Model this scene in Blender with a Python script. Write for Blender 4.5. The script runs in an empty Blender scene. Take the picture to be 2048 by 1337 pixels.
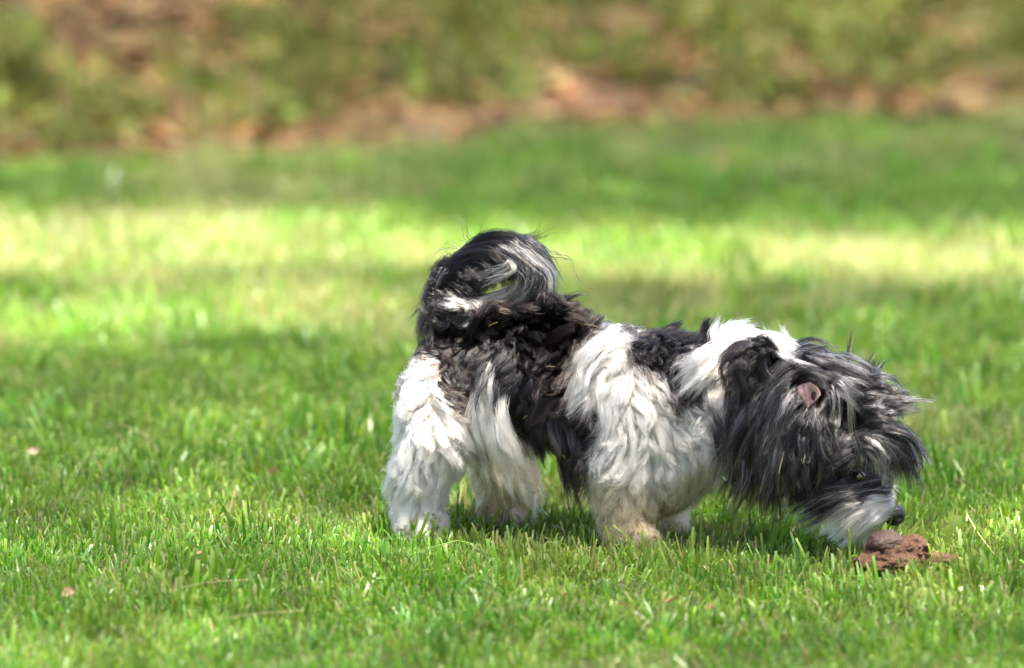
import bpy, math, random
import numpy as np
from mathutils import Vector, Matrix, kdtree
from mathutils import noise as mnoise

rng = np.random.default_rng(7)
random.seed(7)
scene = bpy.context.scene
COL = scene.collection

# ------------------------------------------------------------------ camera
FPX = 11378.0                 # 200 mm lens on a 36 mm sensor, 2048 px wide
PITCH = math.radians(9.0)
CAM_H = 1.474
CAM_Y = -7.5
cam_d = bpy.data.cameras.new('camera')
cam = bpy.data.objects.new('camera', cam_d); COL.objects.link(cam)
cam.location = (0, CAM_Y, CAM_H)
cam.rotation_euler = (math.radians(90) - PITCH, 0, 0)
cam_d.lens = 200; cam_d.sensor_width = 36
cam_d.clip_start = 0.1; cam_d.clip_end = 600
cam_d.dof.use_dof = True
cam_d.dof.focus_distance = 7.55
cam_d.dof.aperture_fstop = 2.5
scene.camera = cam

# ------------------------------------------------------------------ world and sun
SUN_DIR = Vector((0.20, -0.30, 1.0)).normalized()      # towards the sun
elev = math.asin(SUN_DIR.z); azim = math.atan2(SUN_DIR.x, SUN_DIR.y)
world = bpy.data.worlds.new('World'); scene.world = world; world.use_nodes = True
wn = world.node_tree; wn.nodes.clear()
sky = wn.nodes.new('ShaderNodeTexSky'); sky.sky_type = 'NISHITA'; sky.sun_disc = False
sky.air_density = 0.7; sky.dust_density = 4; sky.sun_elevation = elev; sky.sun_rotation = azim
bg = wn.nodes.new('ShaderNodeBackground'); bg.inputs[1].default_value = 0.048
wo = wn.nodes.new('ShaderNodeOutputWorld')
wn.links.new(sky.outputs[0], bg.inputs[0]); wn.links.new(bg.outputs[0], wo.inputs[0])
sun_d = bpy.data.lights.new('sun', 'SUN'); sun_d.energy = 5.0; sun_d.angle = math.radians(0.6)
sun_d.color = (1.0, 0.93, 0.80)
sun = bpy.data.objects.new('sun', sun_d); COL.objects.link(sun)
sun.rotation_euler = SUN_DIR.to_track_quat('Z', 'Y').to_euler()
sun.location = (3, -4, 20)
vs = scene.view_settings
vs.view_transform = 'Standard'; vs.look = 'None'; vs.gamma = 1.0; vs.use_curve_mapping = False
vs.exposure = 3.38
scene.cycles.max_bounces = 10; scene.cycles.transparent_max_bounces = 8
scene.cycles.sample_clamp_indirect = 8

# ------------------------------------------------------------------ helpers
def tag(o, label=None, cat=None, group=None, kind=None):
    if label: o['label'] = label
    if cat: o['category'] = cat
    if group: o['group'] = group
    if kind: o['kind'] = kind
    return o

def mesh_obj(name, verts, faces, mats, parent=None, smooth=True, colors=None, link=True):
    me = bpy.data.meshes.new(name)
    me.from_pydata([tuple(v) for v in verts], [], [tuple(f) for f in faces])
    for m in (mats if isinstance(mats, (list, tuple)) else [mats]): me.materials.append(m)
    if smooth: me.polygons.foreach_set('use_smooth', [True] * len(me.polygons))
    if colors is not None:
        ca = me.color_attributes.new('Col', 'FLOAT_COLOR', 'POINT')
        c = np.ones((len(verts), 4), dtype=np.float32); c[:, :3] = colors
        ca.data.foreach_set('color', c.ravel())
    me.update()
    o = bpy.data.objects.new(name, me)
    if link: COL.objects.link(o)
    if parent: o.parent = parent
    return o

class NT:
    def __init__(s, name):
        s.m = bpy.data.materials.new(name); s.m.use_nodes = True
        s.t = s.m.node_tree; s.t.nodes.clear()
        s.out = s.n('ShaderNodeOutputMaterial')
    def n(s, kind, **kw):
        nd = s.t.nodes.new(kind)
        for k, v in kw.items():
            if k.startswith('i_'):
                nd.inputs[k[2:].replace('_', ' ')].default_value = v
            else: setattr(nd, k, v)
        return nd
    def l(s, a, b): s.t.links.new(a, b)
    def math(s, op, a, b=None):
        nd = s.n('ShaderNodeMath', operation=op)
        for i, v in enumerate((a, b)):
            if v is None: continue
            if isinstance(v, (int, float)): nd.inputs[i].default_value = v
            else: s.l(v, nd.inputs[i])
        return nd.outputs[0]
    def mix(s, fac, a, b, blend='MIX'):
        nd = s.n('ShaderNodeMix', data_type='RGBA', blend_type=blend)
        for i, v in ((0, fac), (6, a), (7, b)):
            if isinstance(v, (int, float)): nd.inputs[i].default_value = v
            elif isinstance(v, tuple): nd.inputs[i].default_value = (*v, 1)
            else: s.l(v, nd.inputs[i])
        return nd.outputs[2]
    def ramp(s, fac, stops):
        nd = s.n('ShaderNodeValToRGB'); cr = nd.color_ramp
        while len(cr.elements) < len(stops): cr.elements.new(0.5)
        for e, (p, c) in zip(cr.elements, stops):
            e.position = p; e.color = (*c, 1) if len(c) == 3 else c
        s.l(fac, nd.inputs[0]); return nd.outputs[0]
    def noise(s, scale, detail=4, rough=0.55, vec=None):
        nd = s.n('ShaderNodeTexNoise'); nd.inputs['Scale'].default_value = scale
        nd.inputs['Detail'].default_value = detail; nd.inputs['Roughness'].default_value = rough
        if vec is not None: s.l(vec, nd.inputs['Vector'])
        return nd.outputs[0]

def leafy_material(name, transl=0.35, rough=0.42, vary=0.25, patch=None, spec=0.5, hue=0.03):
    """Colour comes from the blade's own colour attribute, varied per clump and over the lawn."""
    t = NT(name)
    at = t.n('ShaderNodeAttribute', attribute_name='Col')
    oi = t.n('ShaderNodeObjectInfo')
    geo = t.n('ShaderNodeNewGeometry')
    hsv = t.n('ShaderNodeHueSaturation')
    v = t.math('ADD', t.math('MULTIPLY', oi.outputs['Random'], vary * 2), 1 - vary)
    h = t.math('ADD', t.math('MULTIPLY', t.math('FRACT', t.math('MULTIPLY', oi.outputs['Random'], 17.3)), hue), 0.5 - hue / 2)
    t.l(v, hsv.inputs['Value']); t.l(h, hsv.inputs['Hue']); t.l(at.outputs['Color'], hsv.inputs['Color'])
    col = hsv.outputs[0]
    if patch:
        n1 = t.noise(2.6, 3, 0.6, geo.outputs['Position'])
        f = t.ramp(n1, [(0.46, (0, 0, 0)), (0.68, (1, 1, 1))])
        col = t.mix(t.math('MULTIPLY', f, patch[3]), col, patch[:3])
    b = t.n('ShaderNodeBsdfPrincipled'); b.inputs['Roughness'].default_value = rough
    b.inputs['Specular IOR Level'].default_value = spec
    t.l(col, b.inputs['Base Color'])
    tr = t.n('ShaderNodeBsdfTranslucent')
    tc = t.mix(0.75, col, t.mix(1.0, col, (1.35, 1.25, 0.45), 'MULTIPLY'))
    t.l(tc, tr.inputs[0])
    ms = t.n('ShaderNodeMixShader'); ms.inputs[0].default_value = transl
    t.l(b.outputs[0], ms.inputs[1]); t.l(tr.outputs[0], ms.inputs[2])
    t.l(ms.outputs[0], t.out.inputs[0])
    return t.m

# instancing by geometry nodes: points carry 'idx', 'rot', 'scl'
def scatter(name, pts, rot, scl, idx, protos, parent=None):
    pc = bpy.data.collections.new(name + '_kinds')
    for k, p in enumerate(protos): pc.objects.link(p)
    protos.sort(key=lambda o: o.name)
    me = bpy.data.meshes.new(name); n = len(pts)
    me.vertices.add(n); me.vertices.foreach_set('co', np.asarray(pts, np.float32).ravel())
    a = me.attributes.new('rot', 'FLOAT_VECTOR', 'POINT'); a.data.foreach_set('vector', np.asarray(rot, np.float32).ravel())
    a = me.attributes.new('scl', 'FLOAT', 'POINT'); a.data.foreach_set('value', np.asarray(scl, np.float32))
    a = me.attributes.new('idx', 'INT', 'POINT'); a.data.foreach_set('value', np.asarray(idx, np.int32))
    o = bpy.data.objects.new(name, me); COL.objects.link(o)
    if parent: o.parent = parent
    ng = bpy.data.node_groups.new(name + '_nodes', 'GeometryNodeTree')
    ng.interface.new_socket('Geometry', in_out='INPUT', socket_type='NodeSocketGeometry')
    ng.interface.new_socket('Geometry', in_out='OUTPUT', socket_type='NodeSocketGeometry')
    N = ng.nodes.new
    gi, go = N('NodeGroupInput'), N('NodeGroupOutput')
    iop = N('GeometryNodeInstanceOnPoints'); ci = N('GeometryNodeCollectionInfo')
    ci.inputs['Collection'].default_value = pc
    ci.inputs['Separate Children'].default_value = True; ci.inputs['Reset Children'].default_value = True
    def att(nm, ty):
        q = N('GeometryNodeInputNamedAttribute'); q.data_type = ty; q.inputs['Name'].default_value = nm; return q.outputs[0]
    L = ng.links.new
    L(gi.outputs[0], iop.inputs['Points']); L(ci.outputs[0], iop.inputs['Instance'])
    iop.inputs['Pick Instance'].default_value = True
    L(att('idx', 'INT'), iop.inputs['Instance Index'])
    e2r = N('FunctionNodeEulerToRotation'); L(att('rot', 'FLOAT_VECTOR'), e2r.inputs[0]); L(e2r.outputs[0], iop.inputs['Rotation'])
    L(att('scl', 'FLOAT'), iop.inputs['Scale']); L(iop.outputs[0], go.inputs[0])
    md = o.modifiers.new('scatter', 'NODES'); md.node_group = ng
    return o

# ------------------------------------------------------------------ ground
def edge_y(x): return 4.40 + 0.36 * x + 0.05 * np.sin(x * 2.1 + .4) + 0.04 * np.sin(x * 6.3)
def ground_h(x, y):
    x = np.asarray(x, float); y = np.asarray(y, float)
    s = np.clip(y - edge_y(x), 0, None)
    h = 0.006 * np.sin(x * 2.3 + 1) * np.sin(y * 1.9) 
    bank = 0.09 * s * (1 - np.exp(-s * 1.5)) 
    bank = np.where(s > 12, 0.09 * 12, bank)
    bump = 0.05 * np.sin(x * 3.1 + y * 1.3) * np.sin(y * 2.7 - x) * np.clip(s, 0, 1)
    return h + bank + bump

g = np.concatenate([np.linspace(-90, -6, 12)[:-1], np.linspace(-6, 6, 97), np.linspace(6, 90, 12)[1:]])
gy = np.concatenate([np.linspace(-60, -4, 10)[:-1], np.linspace(-4, 12, 129), np.linspace(12, 120, 14)[1:]])
X, Y = np.meshgrid(g, gy); Z = ground_h(X, Y)
V = np.stack([X.ravel(), Y.ravel(), Z.ravel()], 1); W = len(g)
F = [(j*W+i, j*W+i+1, (j+1)*W+i+1, (j+1)*W+i) for j in range(len(gy)-1) for i in range(W-1)]
t = NT('soil_and_thatch')
geo = t.n('ShaderNodeNewGeometry')
n1 = t.noise(40, 6, 0.7, geo.outputs['Position'])
c1 = t.ramp(n1, [(0.3, (0.035, 0.03, 0.012)), (0.55, (0.06, 0.07, 0.02)), (0.75, (0.16, 0.13, 0.06))])
n2 = t.noise(3.2, 5, 0.62, geo.outputs['Position'])
c2 = t.ramp(n2, [(0.36, (0.055, 0.075, 0.025)), (0.47, (0.10, 0.075, 0.04)), (0.56, (0.17, 0.095, 0.06)), (0.7, (0.24, 0.12, 0.07))])
sx = t.n('ShaderNodeSeparateXYZ'); t.l(geo.outputs['Position'], sx.inputs[0])
ff = t.math('SUBTRACT', sx.outputs[1], t.math('ADD', t.math('MULTIPLY', sx.outputs[0], 0.40), 4.38))
ff = t.math('ADD', ff, t.math('MULTIPLY', t.math('SUBTRACT', t.noise(8, 3, .5, geo.outputs['Position']), 0.5), 0.5))
fr = t.ramp(ff, [(0.0, (0, 0, 0)), (0.12, (1, 1, 1))])
b = t.n('ShaderNodeBsdfPrincipled'); b.inputs['Roughness'].default_value = 0.95
t.l(t.mix(fr, c1, c2), b.inputs['Base Color'])
bp = t.n('ShaderNodeBump'); bp.inputs['Distance'].default_value = 0.02
t.l(t.noise(60, 6, .7, geo.outputs['Position']), bp.inputs['Height']); t.l(bp.outputs[0], b.inputs['Normal'])
t.l(b.outputs[0], t.out.inputs[0])
ground = mesh_obj('ground', V, F, t.m); tag(ground, kind='structure')

# ------------------------------------------------------------------ lawn grass
M_grass = leafy_material('grass_blade', 0.48, 0.36, 0.22, patch=(0.24, 0.25, 0.07, 0.3), spec=.40, hue=.04)
GREENS = np.array([(0.082, 0.212, 0.012), (0.106, 0.248, 0.014), (0.070, 0.188, 0.016), (0.140, 0.272, 0.018), (0.088, 0.212, 0.045)])
STRAW = np.array([(0.36, 0.31, 0.16), (0.28, 0.20, 0.10), (0.42, 0.38, 0.24)])
PALE = np.array([(0.19, 0.27, 0.075), (0.23, 0.28, 0.10), (0.16, 0.25, 0.05), (0.25, 0.29, 0.12), (0.13, 0.24, 0.05)])  # dry pale grass, lightened further to stand in for sun glints
def make_blades(n, rad, hmin, hmax, wmin, wmax, seed, straw=0.07, lean=0.35, flat=0.06, pal=GREENS):
    r = np.random.default_rng(seed); V = []; F = []; C = []
    for _ in range(n):
        a = r.uniform(0, 2*math.pi); q = rad*math.sqrt(r.uniform())
        bx, by = q*math.cos(a), q*math.sin(a)
        h = r.uniform(hmin, hmax)*(1 if r.uniform() > .25 else .7); w = r.uniform(wmin, wmax)
        th = r.uniform(0, 2*math.pi); la = r.normal(0, lean)
        ph = r.uniform(0, 2*math.pi); bend = r.uniform(0.1, 0.9)
        if r.uniform() < flat: la = r.uniform(0.9, 1.35)*r.choice([-1, 1])
        dead = r.uniform() < straw
        col = STRAW[r.integers(3)]*r.uniform(.7, 1.1) if dead else pal[r.integers(5)]*r.uniform(.75, 1.25)
        cut = r.uniform() < 0.5
        if dead: w *= .7
        ld = np.array([math.cos(ph), math.sin(ph), 0]); wd = np.array([math.cos(th), math.sin(th), 0])
        nseg = 4; i0 = len(V); p = np.array([bx, by, -0.003]); ang = la*0.5
        for k in range(nseg):
            f = k/(nseg-1)
            ww = w*(0.85 + .3*f - (.35*f*f if cut else 1.1*f*f))*0.5
            ww = max(ww, 0.0003)
            cc = col.copy()
            if cut and k == nseg-1: cc = col*.6 + np.array((.42, .48, .22))*.4
            tw = wd*ww
            V += [p - tw, p + tw]; C += [cc, cc]
            d = np.array([0, 0, math.cos(ang)]) + ld*math.sin(ang)
            p = p + d*h/(nseg-1); ang += la*bend*.6 + .06
        for k in range(nseg-1): F.append((i0+2*k, i0+2*k+1, i0+2*k+3, i0+2*k+2))
    return V, F, C
protos = []
for k in range(14):
    if k < 9: a = make_blades(50, .045, .011, .031, .0012, .0040, 100+k, lean=.65, flat=.16, straw=.12)
    elif k < 12: a = make_blades(34, .045, .014, .030, .0014, .0030, 100+k, straw=.30, lean=.6, flat=.2, pal=PALE)   # fine, thin grass; its pale colour also imitates sun glints
    else: a = make_blades(20, .05, .028, .052, .003, .0060, 100+k, straw=.03)
    protos.append(mesh_obj('grass_tuft_%02d' % k, a[0], a[1], M_grass, colors=a[2], link=False))
def lawn_points():
    P = []
    for (y0, y1, dens, halfw) in ((-1.6, 1.2, 1150, 1.25), (1.2, 2.6, 900, 1.6), (2.6, 6.8, 650, 2.3)):
        hw = halfw + 0.5
        n = int(dens*(y1-y0)*2*hw)
        p = np.stack([rng.uniform(-hw, hw, n), rng.uniform(y0, y1, n)], 1); P.append(p)
    for (y0, y1, x0, x1) in ((-4, 6.8, -6, -1.75), (-4, 6.8, 1.75, 6), (-6, -1.6, -1.75, 1.75)):   # the lawn goes on beyond the frame
        n = int(220*(y1-y0)*(x1-x0)); P.append(np.stack([rng.uniform(x0, x1, n), rng.uniform(y0, y1, n)], 1))
    P = np.concatenate(P)
    keep = P[:, 1] < edge_y(P[:, 0]) + rng.normal(0, .05, len(P))
    return P[keep]
P = lawn_points(); n = len(P)
print('grass tufts', n)
pn = np.array([mnoise.noise(Vector((x*1.9, y*1.1, 3.3))) for x, y in P])
pn2 = np.array([mnoise.noise(Vector((x*7, y*5, 8.3))) for x, y in P])
kind = np.where(pn + .5*pn2 + rng.normal(0, .12, n) > np.where(P[:, 1] > 1.3, .02, .22), rng.integers(9, 12, n), rng.integers(0, 9, n))  # more pale tufts far back, lightening the sunlit bands by colour
kind = np.where(rng.uniform(size=n) < .035, rng.integers(12, 14, n), kind)
scl = rng.lognormal(0, .17, n)*(.98 + .38*pn2)
scl *= np.where(P[:, 1] > .5, 1.12, 1.0)
pts = np.stack([P[:, 0], P[:, 1], ground_h(P[:, 0], P[:, 1])], 1)
rot = np.stack([rng.normal(0, .16, n), rng.normal(0, .16, n), rng.uniform(0, 6.28, n)], 1)
lawn = scatter('lawn_grass', pts, rot, scl, kind, protos)
tag(lawn, 'short mown green grass covering the lawn', 'grass', kind='stuff')

# ------------------------------------------------------------------ rough bank behind the lawn
M_weed = leafy_material('weed_leaf', 0.35, 0.7, 0.15, spec=.15)
M_litter = leafy_material('dry_leaf', 0.12, 0.8, 0.12, spec=.1, hue=0.02)
def leaf_clump(n, R, H, ls, cols, seed, upright=True):
    r = np.random.default_rng(seed); V = []; F = []; C = []
    for _ in range(n):
        a = r.uniform(0, 6.283); q = R*r.uniform()**.6
        c = np.array([q*math.cos(a), q*math.sin(a), H*r.uniform(.1, 1)*(1-.5*q/R) if upright else r.uniform(0, .012)])
        d = r.normal(size=3); d[2] = abs(d[2])*(.7 if upright else .12); d /= np.linalg.norm(d)
        s = np.cross(d, r.normal(size=3)); s /= np.linalg.norm(s)
        if not upright: s = np.cross([0, 0, 1.], d); s /= np.linalg.norm(s)
        nn = np.cross(d, s); l = ls*r.uniform(.6, 1.3); w = l*r.uniform(.3, .5)
        i = len(V)
        V += [c, c + d*l*.35 + s*w*.5 + nn*l*.05, c + d*l*.35 - s*w*.5 + nn*l*.05, c + d*l*.75 + s*w*.35, c + d*l*.75 - s*w*.35, c + d*l - nn*l*.12]
        F += [(i, i+1, i+2), (i+1, i+3, i+4, i+2), (i+3, i+5, i+4)]
        cc = np.array(cols[r.integers(len(cols))])*r.uniform(.7, 1.25)
        C += [cc]*6
        if upright and r.uniform() < .4:
            i = len(V); b0 = np.array([c[0]*.5, c[1]*.5, 0]); e = np.array([.0012, 0, 0])
            V += [b0-e, b0+e, c+e, c-e]; F.append((i, i+1, i+2, i+3)); C += [cc]*4
    return V, F, C
WG = [(0.095, 0.130, 0.025), (0.115, 0.145, 0.027), (0.085, 0.115, 0.03), (0.125, 0.145, 0.032), (0.12, 0.105, 0.042)]
LB = [(0.14, 0.085, 0.04), (0.155, 0.10, 0.05), (0.125, 0.085, 0.042), (0.19, 0.095, 0.04), (0.14, 0.11, 0.05)]
wp = [mesh_obj('weed_kind_%02d' % k, *(lambda a: (a[0], a[1], M_weed))(A), colors=A[2], link=False)
      for k, A in enumerate([leaf_clump(26, .07, .07+.02*(k % 3), .035, WG, 300+k) for k in range(5)])]
lp = [mesh_obj('litter_kind_%02d' % k, *(lambda a: (a[0], a[1], M_litter))(A), colors=A[2], link=False)
      for k, A in enumerate([leaf_clump(16, .10, 0, .055, LB, 400+k, False) for k in range(5)])]
def bank_pts(dens, thr, sgn, seed, y1=16, hw=4):
    r = np.random.default_rng(seed); n = int(dens*2*hw*(y1-2.5))
    p = np.stack([r.uniform(-hw, hw, n), r.uniform(2.5, y1, n)], 1)
    s = p[:, 1] - edge_y(p[:, 0])
    p = p[s > 0.02]; s = s[s > .02]
    v = np.array([mnoise.noise(Vector((x*1.7, y*.8, 9.1))) + .5*mnoise.noise(Vector((x*4.6, y*2.4, 2.1))) for x, y in p])
    # near the lawn mostly bare litter, weeds thicken higher up the bank
    v = v*.8 + .45*np.clip((s - .50)/1.0, -.9, .45)
    k = (v*sgn > thr)
    return p[k], r
for nm, lab, cat, pr, dens, thr, sgn in (
        ('weed_cover', 'low green weeds and seedlings on the rough bank behind the lawn', 'weeds', wp, 85, -.06, 1),
        ('leaf_litter', 'brown and rust coloured fallen leaves and mulch on the bank behind the lawn', 'leaf litter', lp, 150, -1.2, -1)):
    p, r = bank_pts(dens, thr, sgn, 50 if sgn > 0 else 51)
    n = len(p)
    o = scatter(nm, np.stack([p[:, 0], p[:, 1], ground_h(p[:, 0], p[:, 1])], 1),
                np.stack([r.normal(0, .1, n), r.normal(0, .1, n), r.uniform(0, 6.28, n)], 1), r.uniform(.7, 1.5, n), r.integers(0, 5, n), pr)
    tag(o, lab, cat, kind='stuff')

# ------------------------------------------------------------------ added, unseen shade tree: crown shaped to leave sun bands on the lawn
def px_ground(px, py):
    a = PITCH + math.atan((py - 668.5)/FPX); D = CAM_H/math.tan(a)
    return (px - 1024)/FPX*(D*math.cos(a - PITCH)/math.cos(a) if 0 else math.hypot(D, CAM_H)*math.cos(a - PITCH)), CAM_Y + D
def sstep(a, b, v): 
    t_ = np.clip((v - a)/(b - a), 0, 1); return t_*t_*(3 - 2*t_)
def transmission(x, y):
    """wanted share of sunlight that reaches the lawn at x, y through the crown"""
    w = .08*np.sin(x*3.1) + .06*np.sin(x*7.7+1) + .04*np.sin(x*15+2)
    T = np.full_like(x, .22)
    T = np.where(y + w > 3.2 + .1*x, .13, T)
    T = np.maximum(T, np.where(x < -.15, .95, .95)*sstep(2.25, 2.5, y+w-.05*x)*sstep(3.30, 3.05, y+w+.10*x+.12*np.exp(-((x-.15)/.5)**2)))
    T = np.maximum(T, .85*sstep(1.45, 1.70, y+w)*sstep(2.25, 2.05, y+w)*sstep(-.05, -.35, x))
    T = np.maximum(T, .42*sstep(3.6, 3.9, y)*sstep(.1, -.5, x))
    T = np.where(y > edge_y(x), .26, T)
    T = np.where(y < 1.2, .24, T)
    return T
def build_added_shade_tree():
    root = bpy.data.objects.new('added_shade_tree', None); COL.objects.link(root); root.location = (4.6, -4.2, 0)
    tag(root, 'added tall leafy shade tree, unseen, its crown shaped to dapple the lawn', 'tree')
    t = NT('bark'); geo = t.n('ShaderNodeNewGeometry'); b = t.n('ShaderNodeBsdfPrincipled'); b.inputs['Roughness'].default_value = .9
    t.l(t.ramp(t.noise(14, 6, .7, geo.outputs['Position']), [(.3, (.05, .035, .025)), (.7, (.16, .12, .09))]), b.inputs['Base Color']); t.l(b.outputs[0], t.out.inputs[0])
    bark = t.m
    bm_v = []; bm_f = []
    def limb(pts, rads, seg=10):
        pts = [np.array(p, float) for p in pts]; i0 = len(bm_v)
        for k, (p, r_) in enumerate(zip(pts, rads)):
            d = pts[min(k+1, len(pts)-1)] - pts[max(k-1, 0)]; d /= np.linalg.norm(d)
            u = np.cross(d, [.3, .9, .1]); u /= np.linalg.norm(u); v = np.cross(d, u)
            for j in range(seg):
                a = 2*math.pi*j/seg; bm_v.append(p + (u*math.cos(a) + v*math.sin(a))*r_)
        for k in range(len(pts)-1):
            for j in range(seg):
                bm_f.append((i0+k*seg+j, i0+k*seg+(j+1) % seg, i0+(k+1)*seg+(j+1) % seg, i0+(k+1)*seg+j))
    limb([(0, 0, -.2), (0, .1, 1.5), (-.1, .2, 4), (-.2, .3, 7), (-.5, .6, 9.5)], [.42, .3, .25, .2, .13])
    r = np.random.default_rng(5)
    for k in range(11):
        a = -2.6 + k*.25; L = r.uniform(3, 6)
        s = np.array([-.2, .3, 6.5 + k*.3]); e = s + np.array([math.cos(a)*L, math.sin(a)*L, r.uniform(2, 4)])
        m = (s+e)/2 + np.array([0, 0, .6]); limb([s, m, e], [.12, .07, .02], 7)
    o = mesh_obj('trunk', bm_v, bm_f, bark, parent=root)
    # crown leaves, set along the sun's rays wherever shade is wanted
    pr = []
    M_leaf = leafy_material('tree_leaf', .35, .45, .2)
    for k in range(3):
        rr = np.random.default_rng(900+k); V = []; F = []; C = []
        for _ in range(5):
            c = rr.normal(0, .08, 3); d = rr.normal(size=3); d[2] *= .3; d /= np.linalg.norm(d)
            s = np.cross(d, [0, 0, 1.] + rr.normal(0, .2, 3)); s /= np.linalg.norm(s); i = len(V); l = .055; w = .036
            V += [c, c+d*l*.4+s*w*.5, c+d*l, c+d*l*.4-s*w*.5]; F += [(i, i+1, i+2, i+3)]; C += [np.array((.06, .12, .02))]*4
        pr.append(mesh_obj('leaf_spray_%d' % k, V, F, M_leaf, colors=C, link=False))
    A = 5*.5*.055*.036*.95          # shadow area of one spray
    x0, x1, y0, y1 = -2.8, 2.8, -2.8, 8
    nmax = -math.log(.06)/A
    N = int(nmax*(x1-x0)*(y1-y0)); x = x0 + (x1-x0)*((np.arange(N)*.7548776662) % 1); y = y0 + (y1-y0)*((np.arange(N)*.5698402909) % 1)
    T = np.clip(transmission(x, y), .06, 1); keep = r.uniform(size=N) < (-np.log(T)/-math.log(.06))
    x, y = x[keep], y[keep]; n = len(x); h = r.uniform(9.5, 13.5, n)
    d = np.array(SUN_DIR); pts = np.stack([x + d[0]/d[2]*h, y + d[1]/d[2]*h, h], 1) - np.array(root.location)
    print('leaf sprays', n)
    c = scatter('crown', pts, r.uniform(-3.14, 3.14, (n, 3))*np.array([.15, .15, 1]), np.ones(n), r.integers(0, 3, n), pr, parent=root); c['kind'] = 'stuff'
build_added_shade_tree()
# ================================================================== the dog
YAW = math.radians(15)
DO = np.array([0.150, 0.0, 0.0])
EX = np.array([math.cos(YAW), -math.sin(YAW), 0.0]); EY = np.array([math.sin(YAW), math.cos(YAW), 0.0])
CO = np.array([0, CAM_Y, CAM_H])
FWD = np.array([0, math.cos(PITCH), -math.sin(PITCH)]); UP = np.array([0, math.sin(PITCH), math.cos(PITCH)])
def photo(px, py, lat=0.0):
    """dog-space point (along, lateral, up) of a photograph measurement at the given lateral offset (towards the camera is negative)"""
    px = np.asarray(px, float); py = np.asarray(py, float); lat = np.asarray(lat, float)
    px, py, lat = np.broadcast_arrays(px, py, lat)
    d = FWD + ((px - 1024)/FPX)[..., None]*np.array([1., 0, 0]) - ((py - 668.5)/FPX)[..., None]*UP
    o = CO - DO
    tt = (lat - o @ EY)/(d @ EY)
    w = o + tt[..., None]*d
    return np.stack([w @ EX, lat, w[..., 2]], -1)
def to_px(q):
    w = DO + q[..., :1]*EX + q[..., 1:2]*EY + q[..., 2:3]*np.array([0, 0, 1.]) - CO
    z = w @ FWD
    return 1024 + FPX*w[..., 0]/z, 668.5 - FPX*(w @ UP)/z
S = 1/1500.0
dog = bpy.data.objects.new('dog', None); COL.objects.link(dog)
dog.location = DO; dog.rotation_euler = (0, 0, -YAW)
tag(dog, 'small shaggy black and white dog with curled tail sniffing a dropping on the lawn', 'dog')

# ---- body volume: tapered limbs and trunk blended into one skin
PR = []
def cone(a, b, ra, rb, k=.018, grp='body'):
    PR.append((np.asarray(a, float), np.asarray(b, float), ra*S, rb*S, k, grp))
def chain(pts, k=.018, grp='body'):
    for (p, r0), (q, r1) in zip(pts[:-1], pts[1:]): cone(p, q, r0, r1, k, grp)
def gp(px, lat, z):           # a point known by its picture column and real height
    p = photo(px, 1000, lat); return np.array([p[0], lat, z])
chain([(photo(915, 735, 0), 72), (photo(1045, 738, 0), 92), (photo(1270, 790, 0), 108), (photo(1390, 790, 0), 88), (photo(1490, 790, 0), 62), (photo(1630, 830, 0), 60)], .03)
cone(photo(1240, 850, 0), photo(1395, 880, 0), 70, 76)
cone(photo(1385, 885, -.01), photo(1335, 955, -.01), 66, 50)
chain([(photo(876, 795, -.038), 72), (photo(874, 880, -.052), 56), (photo(838, 960, -.056), 40), (gp(832, -.058, .024), 30), (gp(862, -.058, .022), 26)])
chain([(photo(930, 795, .035), 62), (photo(1010, 890, .050), 54), (photo(1004, 960, .054), 42), (gp(1008, .056, .024), 30), (gp(1038, .056, .022), 26)])
chain([(photo(1275, 830, -.045), 72), (photo(1238, 935, -.055), 48), (photo(1248, 1020, -.058), 31), (gp(1250, -.058, .024), 27), (gp(1280, -.058, .022), 25)])
chain([(photo(1320, 850, .040), 62), (photo(1318, 940, .048), 44), (photo(1312, 1020, .050), 34), (gp(1312, .050, .024), 30), (gp(1342, .050, .022), 27)])
# head
cone(photo(1628, 832, 0), photo(1680, 862, 0), 74, 64, .02, 'head')
chain([(photo(1685, 885, 0), 56), (photo(1738, 975, 0), 36), (photo(1768, 1016, 0), 24)], .014, 'head')
cone(photo(1672, 960, 0), photo(1745, 1030, 0), 34, 17, .012, 'head')
# tail
TAIL = [(900, 690, 0), (884, 625, 0), (899, 568, -.004), (946, 522, -.008), (1000, 506, -.012), (1042, 524, -.015)]
chain([(photo(*p), r_) for p, r_ in zip(TAIL, (22, 17, 15, 14, 12, 9))], .010, 'tail')
PA = np.array([p[0] for p in PR]); PB = np.array([p[1] for p in PR])
def sdf(P, groups=None):
    d = None
    for a, b_, ra, rb, k, g_ in PR:
        if groups and g_ not in groups: continue
        ba = b_ - a; pa = P - a; h = np.clip((pa @ ba)/(ba @ ba), 0, 1)
        q = pa - h[:, None]*ba
        di = np.linalg.norm(q, axis=1) - (ra + (rb - ra)*h)
        if d is None: d = di
        else:
            m = np.clip(.5 + .5*(d - di)/k, 0, 1); d = d*(1-m) + di*m - k*m*(1-m)
    return d
def grad(P, groups=None, e=.0015):
    g_ = np.stack([sdf(P + np.eye(3)[i]*e, groups) - sdf(P - np.eye(3)[i]*e, groups) for i in range(3)], 1)
    return g_/(np.linalg.norm(g_, axis=1, keepdims=True) + 1e-12)

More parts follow.
